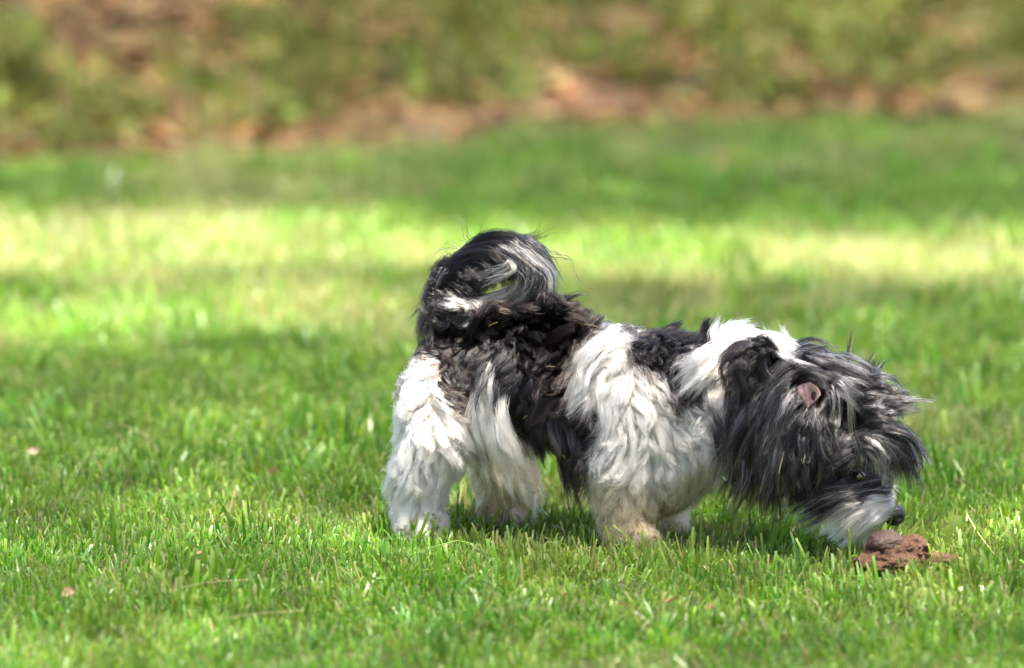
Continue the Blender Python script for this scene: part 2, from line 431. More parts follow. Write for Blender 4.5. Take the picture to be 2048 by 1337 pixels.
def voxel_skin():
    me = bpy.data.meshes.new('tmp'); import bmesh
    bm = bmesh.new()
    for a, b_, ra, rb, k, g_ in PR:
        n_ = max(2, int(np.linalg.norm(b_-a)/.008))
        for i in range(n_+1):
            f = i/n_; c = a + (b_-a)*f
            bmesh.ops.create_icosphere(bm, subdivisions=2, radius=(ra+(rb-ra)*f), matrix=Matrix.Translation(Vector(c)))
    bm.to_mesh(me); bm.free()
    o = bpy.data.objects.new('tmp', me); COL.objects.link(o)
    md = o.modifiers.new('r', 'REMESH'); md.mode = 'VOXEL'; md.voxel_size = .0042
    sm = o.modifiers.new('s', 'SMOOTH'); sm.iterations = 3
    dg = bpy.context.evaluated_depsgraph_get(); ev = o.evaluated_get(dg)
    m2 = bpy.data.meshes.new_from_object(ev); bpy.data.objects.remove(o)
    return m2
body_me = voxel_skin(); body_me.name = 'body'
nv = len(body_me.vertices); co = np.empty(nv*3, np.float32); body_me.vertices.foreach_get('co', co); co = co.reshape(-1, 3).astype(float)
for _ in range(4): co -= grad(co)*np.clip(sdf(co), -.02, .02)[:, None]
body_me.vertices.foreach_set('co', co.astype(np.float32).ravel())
print('body verts', nv)

# ---- coat pattern, measured in photograph pixels on the near side (mirrored on the far side)
WHITE_POLYS = [
    [(812, 712), (868, 716), (884, 763), (897, 812), (921, 828), (945, 846), (955, 888), (1000, 960), (1090, 980), (1100, 1200), (700, 1200), (740, 860), (775, 800)],
    [(958, 733), (993, 745), (1003, 810), (1012, 857), (1047, 888), (1080, 925), (1098, 965), (1096, 1010), (930, 1000), (938, 850), (962, 794)],
    [(1232, 650), (1256, 668), (1262, 713), (1276, 752), (1291, 747), (1330, 757), (1342, 776), (1340, 815), (1362, 828), (1400, 812), (1412, 775),
     (1392, 745), (1362, 728), (1392, 700), (1425, 688), (1430, 650), (1434, 560), (1560, 560), (1545, 690), (1500, 680), (1472, 712), (1462, 770), (1470, 850), (1500, 880),
     (1500, 1250), (1120, 1250), (1150, 1040), (1165, 1000), (1122, 950), (1160, 917), (1200, 885), (1192, 845), (1156, 806), (1143, 765), (1155, 713), (1175, 676)],
]
CREAM = (.62, .50, .34)
def inpoly(x, y, poly):
    r_ = np.zeros(len(x), bool); n_ = len(poly)
    for i in range(n_):
        x1, y1 = poly[i]; x2, y2 = poly[(i+1) % n_]
        if y1 == y2: continue
        c = ((y1 > y) != (y2 > y)) & (x < (x2-x1)*(y-y1)/(y2-y1) + x1); r_ ^= c
    return r_
def side_px(P):
    q = P.copy(); q[:, 1] = -np.abs(q[:, 1]); return to_px(q)
BLACK = np.array((.0030, .0024, .0026)); BROWN = np.array((.010, .0056, .0044)); GREY = np.array((.29, .30, .35)); WHT = np.array((.76, .655, .54))
def coat_white(P, r, jit=7):
    x, y = side_px(P); n_ = len(P)
    x = x + r.normal(0, jit, n_); y = y + r.normal(0, jit, n_)
    w = np.zeros(n_, bool)
    for p in WHITE_POLYS: w |= inpoly(x, y, p)
    w |= (P[:, 2] < .105) & (P[:, 0] < .27)                # all four lower legs
    w &= ~((x > 1098) & (x < 1160) & (P[:, 2] > .085) & (y < 960) & (y > 830))
    return w

def area_sample(me_co, tris, n, r, wgt=None):
    a, b_, c = me_co[tris[:, 0]], me_co[tris[:, 1]], me_co[tris[:, 2]]
    ar = np.linalg.norm(np.cross(b_-a, c-a), axis=1)*.5
    if wgt is not None: ar = ar*wgt((a+b_+c)/3)
    t_ = r.choice(len(tris), n, p=ar/ar.sum())
    u = np.sqrt(r.uniform(size=n)); v = r.uniform(size=n)
    return a[t_]*(1-u)[:, None] + b_[t_]*(u*(1-v))[:, None] + c[t_]*(u*v)[:, None]
body_me.calc_loop_triangles()
tris = np.empty(len(body_me.loop_triangles)*3, np.int32); body_me.loop_triangles.foreach_get('vertices', tris); tris = tris.reshape(-1, 3)

# ---- combing field: picture position -> direction (x right, y down), length in cm, lift, curl
COMB = np.array([
    # px, py, dx, dy, len, lift, curl
    (850, 690, -.35, 1, 4.0, .35, .5), (880, 640, -.3, 1, 4.2, .5, .5), (940, 650, .5, .7, 4.8, .55, 1.), (1010, 640, .7, .4, 5.2, .7, 1.3), (1090, 640, .8, .3, 5.2, .75, 1.4),
    (1150, 650, .9, .3, 4.0, .5, 1.2), (900, 720, .25, 1, 4.5, .4, 1.), (900, 780, .35, 1, 4, .35, .9), (840, 740, -.7, .7, 3.2, .45, .4), (790, 800, -.9, .5, 3.0, .55, .4),
    (800, 860, -1, .35, 3.4, .55, .5), (850, 850, -.6, .8, 3.4, .4, .7), (920, 860, -.45, .9, 3.6, .4, .6), (790, 950, -.8, .6, 3.4, .5, .5), (850, 950, -.35, 1, 3.4, .4, .6),
    (905, 950, -.35, 1, 3.2, .4, .5), (800, 1030, -.3, 1, 3.0, .4, .3), (870, 1030, -.1, 1, 3.0, .4, .3), (1000, 700, .4, .8, 5, .45, 1.3), (975, 780, .1, 1, 5, .35, .8),
    (1000, 850, .45, .9, 5, .3, .4), (1050, 900, .5, 1, 5, .3, .3), (1060, 740, -.1, 1, 5, .4, 1.2), (1100, 800, -.25, 1, 5, .35, .9), (1100, 880, .15, 1, 5.5, .3, .7),
    (1150, 940, .35, 1, 6, .25, .4), (1120, 700, .4, .8, 5, .45, 1.2), (1120, 850, -.7, .6, 4.5, .45, .9), (1180, 720, -.7, .8, 4, .35, .5), (1225, 680, -.6, .9, 4, .3, .4), (1170, 850, -.9, .5, 4, .4, .6),
    (1250, 760, -.15, 1, 4.5, .3, .5), (1200, 800, -.6, .8, 4.5, .35, .6), (1300, 800, .1, 1, 4.6, .35, 1.), (1280, 870, -.15, 1, 4.8, .35, 1.), (1220, 900, -.85, .6, 4.6, .4, .8),
    (1200, 960, -.8, .6, 4.2, .4, .6), (1250, 1010, -.4, .9, 2.8, .4, .6), (1250, 1060, -.2, .9, 2.2, .4, .4), (1240, 980, -.7, .8, 3.4, .4, .8), (1320, 900, .05, 1, 5, .35, .8), (1320, 690, .25, 1, 4.6, .4, 1.4), (1290, 660, .5, .6, 4, .35, 1.), (1400, 670, .6, .4, 4, .6, 1.2),
    (1400, 740, -.8, .5, 5.0, .3, .4), (1380, 790, -.7, .6, 4.5, .35, .6), (1400, 850, -.45, .9, 4.6, .35, .8), (1400, 940, .1, 1, 4.8, .3, .8), (1340, 1000, .0, 1, 3.8, .3, .5), (1455, 900, .1, 1, 4.5, .3, .8),
    (1450, 680, .6, -.3, 4.5, .8, .8), (1520, 700, .9, .2, 4, .5, .6), (1480, 760, -.4, .9, 4.2, .45, .9), (1480, 860, -.4, .9, 4.4, .4, .8), (1010, 950, .0, 1, 3.6, .4, .4), (1010, 1030, .0, 1, 3.0, .4, .3),
    (1310, 1050, .0, 1, 3.2, .35, .3),
    # head
    (1560, 760, -.2, 1, 4, .35, .5), (1600, 900, -.25, 1, 4.5, .3, .5), (1620, 740, .3, .3, 3, .6, .6), (1680, 760, .8, .3, 3.6, .5, .5), (1720, 800, .9, .3, 4.2, .5, .5), (1650, 860, -.2, 1, 4.2, .3, .4),
    (1690, 900, -.5, .9, 3.2, .3, .4), (1740, 930, -.4, .9, 2.0, .3, .3), (1640, 980, -.8, .6, 3.8, .3, .4), (1700, 1000, -.85, .55, 3.6, .3, .3), (1750, 1000, -.9, .5, 1.8, .25, .2), (1775, 1020, -.8, .6, .7, .3, .1),
    (1720, 1050, -.6, .8, 2.6, .35, .3),
])
def comb(P):
    x, y = side_px(P)
    d2 = (x[:, None]-COMB[None, :, 0])**2 + (y[:, None]-COMB[None, :, 1])**2
    w = 1/(d2 + 350.)**1.7; w /= w.sum(1, keepdims=True)
    dxy = w @ COMB[:, 2:4]; dxy /= np.linalg.norm(dxy, axis=1, keepdims=True) + 1e-9
    par = w @ COMB[:, 4:7]
    return dxy, par[:, 0]*.01, par[:, 1], par[:, 2]

def smooth_noise(P, freq, seed):
    r = np.random.default_rng(seed); out = np.zeros((len(P), 3))
    for _ in range(6):
        k = r.normal(size=(3, 3))*freq; ph = r.uniform(0, 6.28, 3)
        out += np.sin(P @ k + ph)
    return out/2.4

def grow(root, L, lift, curl, r, K=12, grav=.18):
    """grow lock centre lines over the body, following the combing field"""
    n_ = len(root); P = np.empty((n_, K, 3)); P[:, 0] = root
    nrm = grad(root); step = L/(K-1)
    ph = r.uniform(0, 6.28, n_); fq = r.uniform(.6, 1.5, n_)*6.28/.060; hand = r.choice([-1, 1], n_)
    p = root.copy(); jit = r.normal(0, .42, (n_, 1))
    nz = smooth_noise(root, 30, 11)*.60*np.clip(curl, .3, 1.5)[:, None]
    cen = root.copy()
    for k in range(1, K):
        f = k/(K-1)
        dxy, _, _, _ = comb(cen)
        d = np.stack([dxy[:, 0], np.zeros(n_), -dxy[:, 1]], 1)
        nn = grad(cen)
        # hair on the top of the back parts to either side; on the belly it hangs
        d = d - nn*(np.sum(d*nn, 1)[:, None])
        d = d/(np.linalg.norm(d, axis=1, keepdims=True) + .25)
        lf = lift*(1 - f)**.8*1.15
        d = d + nz + nn*lf[:, None] + np.array([0, 0, -grav])*f + np.cross(nn, d)*jit
        d /= np.linalg.norm(d, axis=1, keepdims=True)
        cen = cen + d*step[:, None]
        s = sdf(cen); mg = .0015 + .010*np.minimum(f*1.6, 1)*np.clip(L/.04, .2, 1.2)
        push = np.clip(mg - s, 0, .01); cen = cen + nn*push[:, None]
        side = np.cross(nn, d); side /= np.linalg.norm(side, axis=1, keepdims=True) + 1e-9
        amp = .0038*np.clip(curl, .55, 2)*f**.7*np.clip(L/.04, .3, 1.2)
        a = ph + hand*fq*step*k
        P[:, k] = cen + side*(amp*(np.sin(a)-np.sin(ph)))[:, None] + nn*(amp*.9*(np.cos(a)-np.cos(ph)*0))[:, None]
    P[:, :, 2] = np.maximum(P[:, :, 2], .006)
    return P

HAIR_P = []; HAIR_C = []; HAIR_R = []      # collected per target object
def emit(store, P, C, R): store[0].append(P.astype(np.float32)); store[1].append(C.astype(np.float32)); store[2].append(R.astype(np.float32))
def hairs_from_guides(root, G, gidx, r, clump=.8, frizz=.0012, lenj=(.72, 1.08), spread=1.0, flare=0):
    frizz = frizz*1.25
    """child strands that gather towards their lock's centre line"""
    n_ = len(root); K = G.shape[1]; lf = r.uniform(*lenj, n_)
    tt = np.linspace(0, 1, K)
    tq = np.clip(lf[:, None]*tt[None], 0, 1)*(K-1); i0 = np.minimum(tq.astype(int), K-2); fr_ = (tq - i0)[..., None]
    g = G[gidx]; ar = np.arange(n_)[:, None]
    base = g[ar, i0]*(1-fr_) + g[ar, i0+1]*fr_
    off = (root - G[gidx, 0])*spread
    cf = clump*r.uniform(.7, 1.1, n_)[:, None]
    fac = 1 - np.clip(cf, 0, .97)*(tt[None]**.75)*(1 - flare*tt[None]**3)
    P = base + off[:, None]*fac[..., None]
    ph = r.uniform(0, 6.28, (n_, 3)); am = frizz*np.clip(r.lognormal(0, .6, n_), 0, 2.6)[:, None]
    P += (np.sin(tt[None, :, None]*r.uniform(3, 9, (n_, 1, 1)) + ph[:, None]) - np.sin(ph)[:, None])*(am*tt[None]**1.1)[..., None]
    return P

def nearest(root, groots, r):
    kd = kdtree.KDTree(len(groots))
    for i, g in enumerate(groots): kd.insert(g, i)
    kd.balance()
    jit = root + r.normal(0, .0012, root.shape)
    return np.array([kd.find(p)[1] for p in jit])

def strand_colours(kindv, n_, K, r, lock_tint=None):
    """kind: 0 black, 1 white, 2 brown, 3 grey mix, 4 silver, 5 cream"""
    t_ = np.linspace(0, 1, K)[None, :, None]
    base = np.empty((n_, 3)); tip = np.empty((n_, 3)); u = r.uniform(size=n_)
    B = BLACK*r.uniform(.6, 1.5, (n_, 1)); Br = BROWN*r.uniform(.6, 1.5, (n_, 1)); Wh = WHT*r.uniform(.8, 1.05, (n_, 1)); G_ = GREY*r.uniform(.5, 1.5, (n_, 1))
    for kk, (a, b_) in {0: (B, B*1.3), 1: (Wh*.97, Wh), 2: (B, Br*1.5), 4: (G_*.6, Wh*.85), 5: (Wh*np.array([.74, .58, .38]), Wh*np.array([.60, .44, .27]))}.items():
        m = kindv == kk; base[m] = a[m]; tip[m] = b_[m]
    m = kindv == 3; s_ = (u < .36)[:, None]
    base[m] = np.where(s_, G_*.5, B)[m]; tip[m] = np.where(s_, G_*1.25, B*1.6)[m]
    return base[:, None]*(1-t_) + tip[:, None]*t_

def strand_radius(n_, K, r, rr=.00021):
    t_ = np.linspace(0, 1, K)[None]
    return rr*r.uniform(.7, 1.3, (n_, 1))*(1 - .75*t_**1.6)

# -- body coat
r = np.random.default_rng(21)
def w_body(P):
    w = np.ones(len(P)); w *= np.where(P[:, 1] > .02, .35, 1.0)            # far side thinner, still covered
    tl = sdf(P, ('tail',)); w *= np.where(tl < .004, .5, 1)
    w *= np.where(P[:, 2] < .03, .4, 1)
    return w
NG, NH = 5600, 210000
groot = area_sample(co, tris, NG, r, w_body)
hroot = area_sample(co, tris, NH, r, w_body)
def region_drop(P):
    # tip of the nose is bare; tail is dressed with its own locks
    nose = np.linalg.norm(P - photo(1787, 1030, 0), axis=1) < .023
    tl = (sdf(P, ('tail',)) < .002) & (sdf(P, ('body', 'head')) > .012)
    return nose, tl
nz_, tl_ = region_drop(groot); groot = groot[~nz_ & ~tl_]
nz_, tl_ = region_drop(hroot); hroot = hroot[~nz_ & ~tl_]
dxy, L, lift, curl = comb(groot)
L = L*r.uniform(.6, 1.25, len(L))
topk = np.clip(grad(groot)[:, 2], 0, 1)
lift = lift*(1 - .35*topk) ; L = L*(1 - .15*topk)
G1 = grow(groot, L, lift, curl, r)
# gather small locks into larger ones
nb = 800
big = r.choice(len(groot), nb, replace=False)
bi = nearest(groot, groot[big], r)
tt = np.linspace(0, 1, 12)[None, :, None]
bs = r.uniform(.25, .92, len(G1))[:, None, None]
G1 = G1*(1 - bs*tt**1.1) + (G1[big][bi])*(bs*tt**1.1)
gi = nearest(hroot, groot, r)
cl_ = np.where(coat_white(groot, r, 5), .74, .88)[gi][:, None]*np.where(r.uniform(size=len(hroot)) < .12, .2, 1)[:, None]
HP = hairs_from_guides(hroot, G1, gi, r, cl_, np.where(coat_white(groot, r, 5), .0017, .0010)[gi][:, None], lenj=(.6, 1.12))
# kinds
gm = G1[:, 6]; hm = HP[:, 6]
wgt_ = coat_white(gm, r, 11)[gi]; wh = coat_white(hm, r, 11)
white = np.where(r.uniform(size=len(hroot)) < .45, wgt_, wh)
hx, hy = side_px(hm)
kind = np.zeros(len(hroot), int)
brn = mnoise_v = smooth_noise(groot, 30, 5)[:, 0][gi]
kind[(brn > .1)] = 2
ishead = (hx > 1545) | ((hx > 1440) & (hy > 720) & (hx > 1500))
kind[ishead] = 3
kind[white] = 1
muz = inpoly(hx + r.normal(0, 8, len(hx)), hy + r.normal(0, 8, len(hx)), [(1600, 985), (1650, 990), (1735, 975), (1790, 975), (1800, 1100), (1590, 1100)])
kind[muz & ishead] = np.where(r.uniform(size=len(hx)) < .72, 4, 3)[muz & ishead]
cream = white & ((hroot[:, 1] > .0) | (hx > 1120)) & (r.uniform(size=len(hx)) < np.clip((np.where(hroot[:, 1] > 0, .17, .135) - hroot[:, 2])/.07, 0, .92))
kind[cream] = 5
# bluish silver fringe where black meets white
edge = (white != wh) & ~ishead
kind[edge & (r.uniform(size=len(hx)) < .5)] = 4
lum = r.normal(1, .10, len(groot))[gi][:, None, None]
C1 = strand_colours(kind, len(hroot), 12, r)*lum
R1 = strand_radius(len(hroot), 12, r, .00026)
coat = ([], [], []); earfur = ([], [], []); tailfur = ([], [], []); facefur = ([], [], [])
emit(coat, HP, C1, R1)

# ---- hand-laid lock families: two border lines, locks spread between them
def spline(pts, K):
    pts = np.asarray(pts, float)
    if len(pts) == 2: return pts[0] + (pts[1]-pts[0])*np.linspace(0, 1, K)[:, None]
    p = np.vstack([2*pts[0]-pts[1], pts, 2*pts[-1]-pts[-2]]); n_ = len(pts)-1; out = []
    for u in np.linspace(0, n_, K):
        i = min(int(u), n_-1); f = u-i; a, b_, c, d = p[i:i+4]
        out.append(.5*((2*b_) + (c-a)*f + (2*a-5*b_+4*c-d)*f*f + (3*b_-a-3*c+d)*f**3))
    return np.array(out)
def family(store, lines, nlock, nper, width, kinds, seed, jit=6, lj=.006, wave=.002, lenj=(.75, 1.1), clump=.86, K=14, frizz=.0014, rr=.00029, keep_out=True):
    """lines: border lines [(px, py, lateral), ...]; kinds: list of (kind, share)"""
    r = np.random.default_rng(seed)
    B = [spline([photo(*q) for q in ln], K) for ln in lines]
    u = r.uniform(0, len(B)-1, nlock); i = np.minimum(u.astype(int), len(B)-2) if len(B) > 1 else np.zeros(nlock, int)
    f = (u - i)[:, None, None]
    B = np.array(B if len(B) > 1 else B*2)
    G = B[i]*(1-f) + B[i+1]*f
    sc = r.uniform(*lenj, nlock); tq = np.clip(np.linspace(0, 1, K)[None]*sc[:, None], 0, 1.12)*(K-1)
    i0 = np.minimum(tq.astype(int), K-2); fr_ = (tq-i0)[..., None]; ar = np.arange(nlock)[:, None]
    G = G[ar, i0]*(1-fr_) + G[ar, i0+1]*fr_
    tt = np.linspace(0, 1, K)
    jit = jit*1.5; wave = wave*r.uniform(.4, 1.9, (nlock, 1, 1)) if nlock > 1 else wave
    jv = r.normal(0, 1, (nlock, 3))*np.array([jit*S, lj, jit*S]); jw = r.normal(0, 1, (nlock, 3))*np.array([jit*S, lj, jit*S])
    G = G + jv[:, None]*.7 + jw[:, None]*(tt**1.2)[None, :, None]
    ph = r.uniform(0, 6.28, (nlock, 3)); fq = r.uniform(5, 10, (nlock, 1, 1))
    G += (np.sin(tt[None, :, None]*fq + ph[:, None]) - np.sin(ph)[:, None])*wave*((tt**.8)[None, :, None])
    nper = max(4, int(nper*.72)); n_ = nlock*nper; gi = np.repeat(np.arange(nlock), nper)
    rt = G[gi, 0] + r.normal(0, width*S*.5, (n_, 3))*np.array([1, .8, 1])
    P = hairs_from_guides(rt, G, gi, r, clump, frizz, lenj=(.7, 1.05))
    if keep_out:
        fl = P.reshape(-1, 3); s = sdf(fl, ('body', 'head')); m = s < .003
        if m.any(): fl[m] += grad(fl[m], ('body', 'head'))*np.clip(.003 - s[m], 0, .012)[:, None]
        P = fl.reshape(P.shape)
    ks = np.array([k for k, _ in kinds]); pw = np.array([p for _, p in kinds], float); pw /= pw.sum()
    kl = r.choice(ks, nlock, p=pw)[gi]; kh = r.choice(ks, n_, p=pw)
    kv = np.where(r.uniform(size=n_) < .8, kl, kh)
    C = strand_colours(kv, n_, K, r)*r.lognormal(0, .38 if any(k in (3, 4) for k, _ in kinds) else .1, nlock)[gi][:, None, None].clip(.3, 1.9)
    emit(store, P, C, strand_radius(n_, K, r, rr))

# tail plume
T_ = -.004
family(tailfur, [[(912, 690, 0), (874, 650, T_), (854, 640, T_), (850, 700, T_)], [(897, 640, 0), (862, 602, T_), (864, 611, T_), (857, 660, T_)]], 26, 90, 14, [(0, .8), (3, .2)], 61)
family(tailfur, [[(885, 611, 0), (870, 566, T_), (868, 566, T_), (858, 593, T_)], [(890, 566, 0), (890, 538, T_), (875, 552, T_), (862, 584, T_)], [(930, 529, 0), (905, 529, T_), (890, 548, T_), (880, 580, T_)]], 34, 90, 15, [(0, .9), (3, .1)], 62)
family(tailfur, [[(885, 602, 0), (900, 552, -.01), (949, 524, -.015), (983, 548, -.015), (997, 566, -.01)], [(895, 557, 0), (930, 515, -.012), (983, 510, -.02), (1016, 538, -.02), (1021, 566, -.02)],
                 [(930, 520, 0), (968, 487, -.008), (1026, 483, -.015), (1059, 510, -.02), (1064, 557, -.02)]], 60, 90, 16, [(0, .95), (3, .05)], 63, wave=.0026)
family(tailfur, [[(890, 584, 0), (880, 602, .0), (910, 620, 0), (949, 602, 0)], [(930, 538, 0), (925, 566, 0), (930, 584, 0), (959, 598, 0)]], 46, 80, 18, [(0, 1)], 64)
family(tailfur, [[(885, 602, 0), (900, 589, -.01), (930, 593, -.02), (957, 602, -.01)], [(900, 557, 0), (925, 552, -.02), (949, 566, -.025), (954, 593, -.01)], [(940, 524, 0), (963, 529, -.02), (983, 552, -.02), (959, 580, -.02)]], 60, 70, 16, [(0, 1)], 164)
family(tailfur, [[(1006, 501, -0.022), (1054, 529, -0.032), (1045, 575, -0.032), (997, 602, -0.027), (930, 613, -0.022), (895, 591, -0.017)],
                 [(1026, 506, -0.022), (1068, 538, -0.032), (1059, 589, -0.032), (1016, 613, -0.027), (959, 622, -0.022), (905, 602, -0.017)]], 44, 80, 13, [(4, .5), (1, .25), (3, .8)], 65, wave=.0026, clump=.6)
family(tailfur, [[(1030, 501, -0.022), (1073, 538, -0.032), (1068, 584, -0.032), (1045, 620, -0.032)], [(1045, 506, -0.022), (1085, 543, -0.022), (1092, 584, -0.022), (1097, 620, -0.012)]], 40, 90, 15, [(1, .35), (4, .5), (3, .6), (0, .15)], 66, wave=.0022, clump=.5)
family(tailfur, [[(1006, 497, -.01), (1064, 501, -.02), (1092, 548, -.015), (1104, 611, 0)], [(997, 492, -.01), (1054, 492, -.02), (1083, 538, -.02), (1078, 575, -.02)]], 20, 60, 10, [(3, .8), (0, .4)], 67, clump=.5)
family(tailfur, [[(997, 492, -.01), (1045, 481, -.01), (1088, 510, -.005), (1102, 552, 0)], [(997, 496, -.01), (1064, 492, -.01), (1098, 529, -.005), (1100, 584, 0)]], 5, 26, 6, [(0, 1)], 68, clump=.9, rr=.00022)
family(tailfur, [[(997, 492, 0), (1016, 478, 0), (1030, 460, 0), (1045, 441, 0)], [(1016, 490, 0), (1049, 481, 0), (1073, 472, 0), (1102, 455, 0)], [(1026, 492, 0), (1054, 485, 0), (1083, 483, 0), (1102, 479, 0)]], 9, 9, 8, [(0, 1)], 69, jit=5, clump=.4, rr=.00026, wave=.003)
family(tailfur, [[(900, 560, 0), (885, 530, 0), (865, 520, 0)], [(960, 505, 0), (940, 485, 0), (900, 480, 0)], [(1050, 520, 0), (1095, 540, 0), (1120, 590, 0)], [(1060, 500, 0), (1110, 500, 0), (1135, 540, 0)]], 24, 5, 10, [(0, 1), (3, .3)], 169, jit=14, clump=.3, wave=.004)
family(tailfur, [[(1016, 510, -0.030), (1021, 534, -0.040), (983, 548, -0.040), (930, 571, -0.040)], [(1026, 510, -0.030), (1030, 538, -0.040), (987, 561, -0.040), (944, 589, -0.040)]], 9, 16, 4, [(4, .5), (1, .5)], 70, clump=.85, jit=4)

family(tailfur, [[(917, 700, -.01), (880, 670, -.03), (862, 650, -.035), (852, 690, -.035)], [(912, 670, -.01), (884, 625, -.03), (872, 602, -.03), (858, 640, -.03)], [(942, 690, -.02), (927, 640, -.035), (902, 620, -.035), (880, 650, -.035)], [(962, 690, -.02), (962, 645, -.04), (942, 625, -.04), (917, 640, -.04)]], 70, 60, 12, [(0, .9), (3, .12)], 165, wave=.0025)
family(tailfur, [[(983, 602, -.015), (949, 613, -.03), (915, 602, -.035), (895, 589, -.035)], [(987, 613, -.015), (949, 625, -.035), (925, 632, -.04), (905, 640, -.04)]], 16, 40, 6, [(1, .5), (4, .8)], 166, wave=.0022)
# far and near ear leather with its curtain of long hair
E = -.052
def curt(a, b_, lat0=E, lat1=-.085): return [(a[0], a[1], lat0), (a[0]*.6+b_[0]*.4 - 12, a[1]*.62+b_[1]*.38 - 6, lat1), (a[0]*.25+b_[0]*.75 - 6, a[1]*.25+b_[1]*.75, lat1 - .002), (b_[0], b_[1], lat1 + .01)]
family(earfur, [curt((1560, 745), (1462, 900)), curt((1570, 755), (1456, 1000)), curt((1585, 775), (1505, 1010)), curt((1600, 800), (1545, 1030)), curt((1615, 815), (1580, 985))], 210, 62, 9, [(3, .75), (0, .6), (4, .08)], 71, jit=12, wave=.0046, clump=.92, lenj=(.5, 1.08))
family(earfur, [curt((1620, 810), (1585, 960)), curt((1645, 815), (1625, 950)), curt((1655, 800), (1665, 920))], 84, 58, 8, [(3, .6), (0, .7), (4, .08)], 72, wave=.0036, clump=.92, jit=9, lenj=(.55, 1.08))
family(earfur, [curt((1560, 800), (1470, 990)), curt((1575, 830), (1560, 1050))], 22, 20, 5, [(0, 1), (2, .5)], 73, lenj=(.9, 1.15), clump=.93)
family(earfur, [[(1650, 735, -.03), (1600, 725, -.055), (1560, 750, -.07), (1520, 800, -.08), (1490, 860, -.085)], [(1640, 745, -.03), (1590, 750, -.06), (1545, 800, -.08), (1515, 860, -.088), (1500, 920, -.085)]], 60, 62, 10, [(3, .9), (0, .4), (4, .10)], 74, wave=.003, jit=9)
family(earfur, [[(1595, 765, -.06), (1570, 800, -.085), (1550, 850, -.09), (1535, 930, -.085)], [(1600, 815, -.07), (1575, 840, -.09), (1565, 880, -.09), (1560, 950, -.085)], [(1632, 830, -.07), (1620, 860, -.09), (1612, 900, -.09), (1600, 960, -.085)]], 40, 80, 11, [(3, .8), (0, .3), (4, .12)], 75)
family(earfur, [[(1600, 768, -.075), (1580, 775, -.088), (1562, 800, -.09)], [(1612, 812, -.075), (1600, 835, -.088), (1590, 870, -.09)], [(1640, 812, -.075), (1636, 840, -.088), (1625, 880, -.09)]], 18, 22, 6, [(3, 1), (0, .3)], 175, clump=.7, jit=4)
family(earfur, [[(1585, 770, -.07), (1605, 752, -.086), (1630, 754, -.088), (1650, 775, -.086)], [(1590, 764, -.07), (1615, 744, -.084), (1645, 752, -.086), (1662, 785, -.082)]], 10, 26, 6, [(3, .7), (0, .6)], 176, clump=.7, jit=4)
family(coat, [[(1490, 700, -.03), (1530, 682, -.03), (1575, 690, -.03), (1610, 715, -.03)], [(1500, 715, -.05), (1540, 700, -.055), (1580, 712, -.055), (1610, 740, -.05)], [(1495, 700, 0), (1540, 685, 0), (1590, 700, 0)]], 44, 45, 11, [(1, .9), (4, .5), (3, .3)], 193, wave=.003)
family(facefur, [[(1570, 725, -.03), (1600, 708, -.03), (1640, 716, -.03), (1670, 735, -.03)], [(1570, 740, -.05), (1605, 726, -.055), (1645, 736, -.055), (1680, 765, -.05)]], 36, 40, 9, [(3, .9), (4, .2), (0, .4)], 194, wave=.003, jit=9)
# long silver strands falling over the cheek
family(earfur, [[(1645, 795, -.06), (1668, 762, -.085), (1692, 790, -.09), (1696, 850, -.09), (1712, 910, -.085), (1714, 960, -.075)], [(1648, 800, -.06), (1676, 762, -.085), (1700, 800, -.09), (1700, 860, -.09), (1718, 920, -.085), (1708, 975, -.075)]], 4, 9, 2.0, [(4, .9)], 76, rr=.0002, jit=5, lj=.002, clump=.85, wave=.0008, lenj=(.9, 1.05))
family(earfur, [[(1650, 790, -.06), (1668, 775, -.085), (1675, 820, -.09), (1655, 870, -.085), (1648, 920, -.08), (1655, 965, -.075)], [(1650, 800, -.06), (1665, 780, -.085), (1672, 840, -.09), (1672, 890, -.085), (1680, 940, -.08)]], 6, 7, 1.8, [(4, 1)], 77, rr=.0002, jit=6, lj=.002, clump=.85, wave=.0008, lenj=(.85, 1.05))
# dark curls behind the ear
family(coat, [[(1550, 720, -.05), (1510, 690, -.075), (1475, 710, -.085), (1472, 760, -.085)], [(1545, 740, -.05), (1510, 715, -.08), (1488, 740, -.09), (1500, 790, -.085)], [(1545, 770, -.06), (1505, 760, -.085), (1480, 800, -.088), (1470, 845, -.085)]], 80, 50, 9, [(0, 1), (2, .25), (3, .15)], 78, wave=.0045, jit=11, clump=.93)
# crown, forelock and brow tufts
family(facefur, [[(1560, 735, -.02), (1552, 705, -.02), (1546, 670, -.015)], [(1580, 735, -.02), (1568, 700, -.015), (1560, 672, -.01)], [(1600, 740, -.01), (1600, 715, 0), (1615, 705, 0)]], 16, 55, 11, [(3, .5), (4, .6)], 79)
family(facefur, [[(1600, 735, .0), (1615, 715, .0), (1645, 705, .0)], [(1640, 740, 0), (1650, 725, 0), (1665, 722, 0)]], 10, 50, 10, [(1, .5), (0, .4), (3, .3)], 80)
family(facefur, [[(1600, 766, -.03), (1650, 738, -.04), (1700, 751, -.04), (1740, 791, -.035)], [(1620, 786, -.045), (1660, 766, -.06), (1700, 786, -.06), (1730, 820, -.055)]], 52, 60, 11, [(0, .8), (3, .45)], 81, wave=.003, jit=10)
family(facefur, [[(1690, 779, -.01), (1715, 759, -.01), (1712, 736, 0), (1705, 726, 0)], [(1710, 784, -.01), (1735, 764, 0), (1745, 744, 0)], [(1720, 794, -.01), (1755, 774, 0), (1790, 779, 0), (1800, 794, 0)]], 36, 40, 8, [(3, .8), (0, .5)], 82, jit=12, wave=.003)
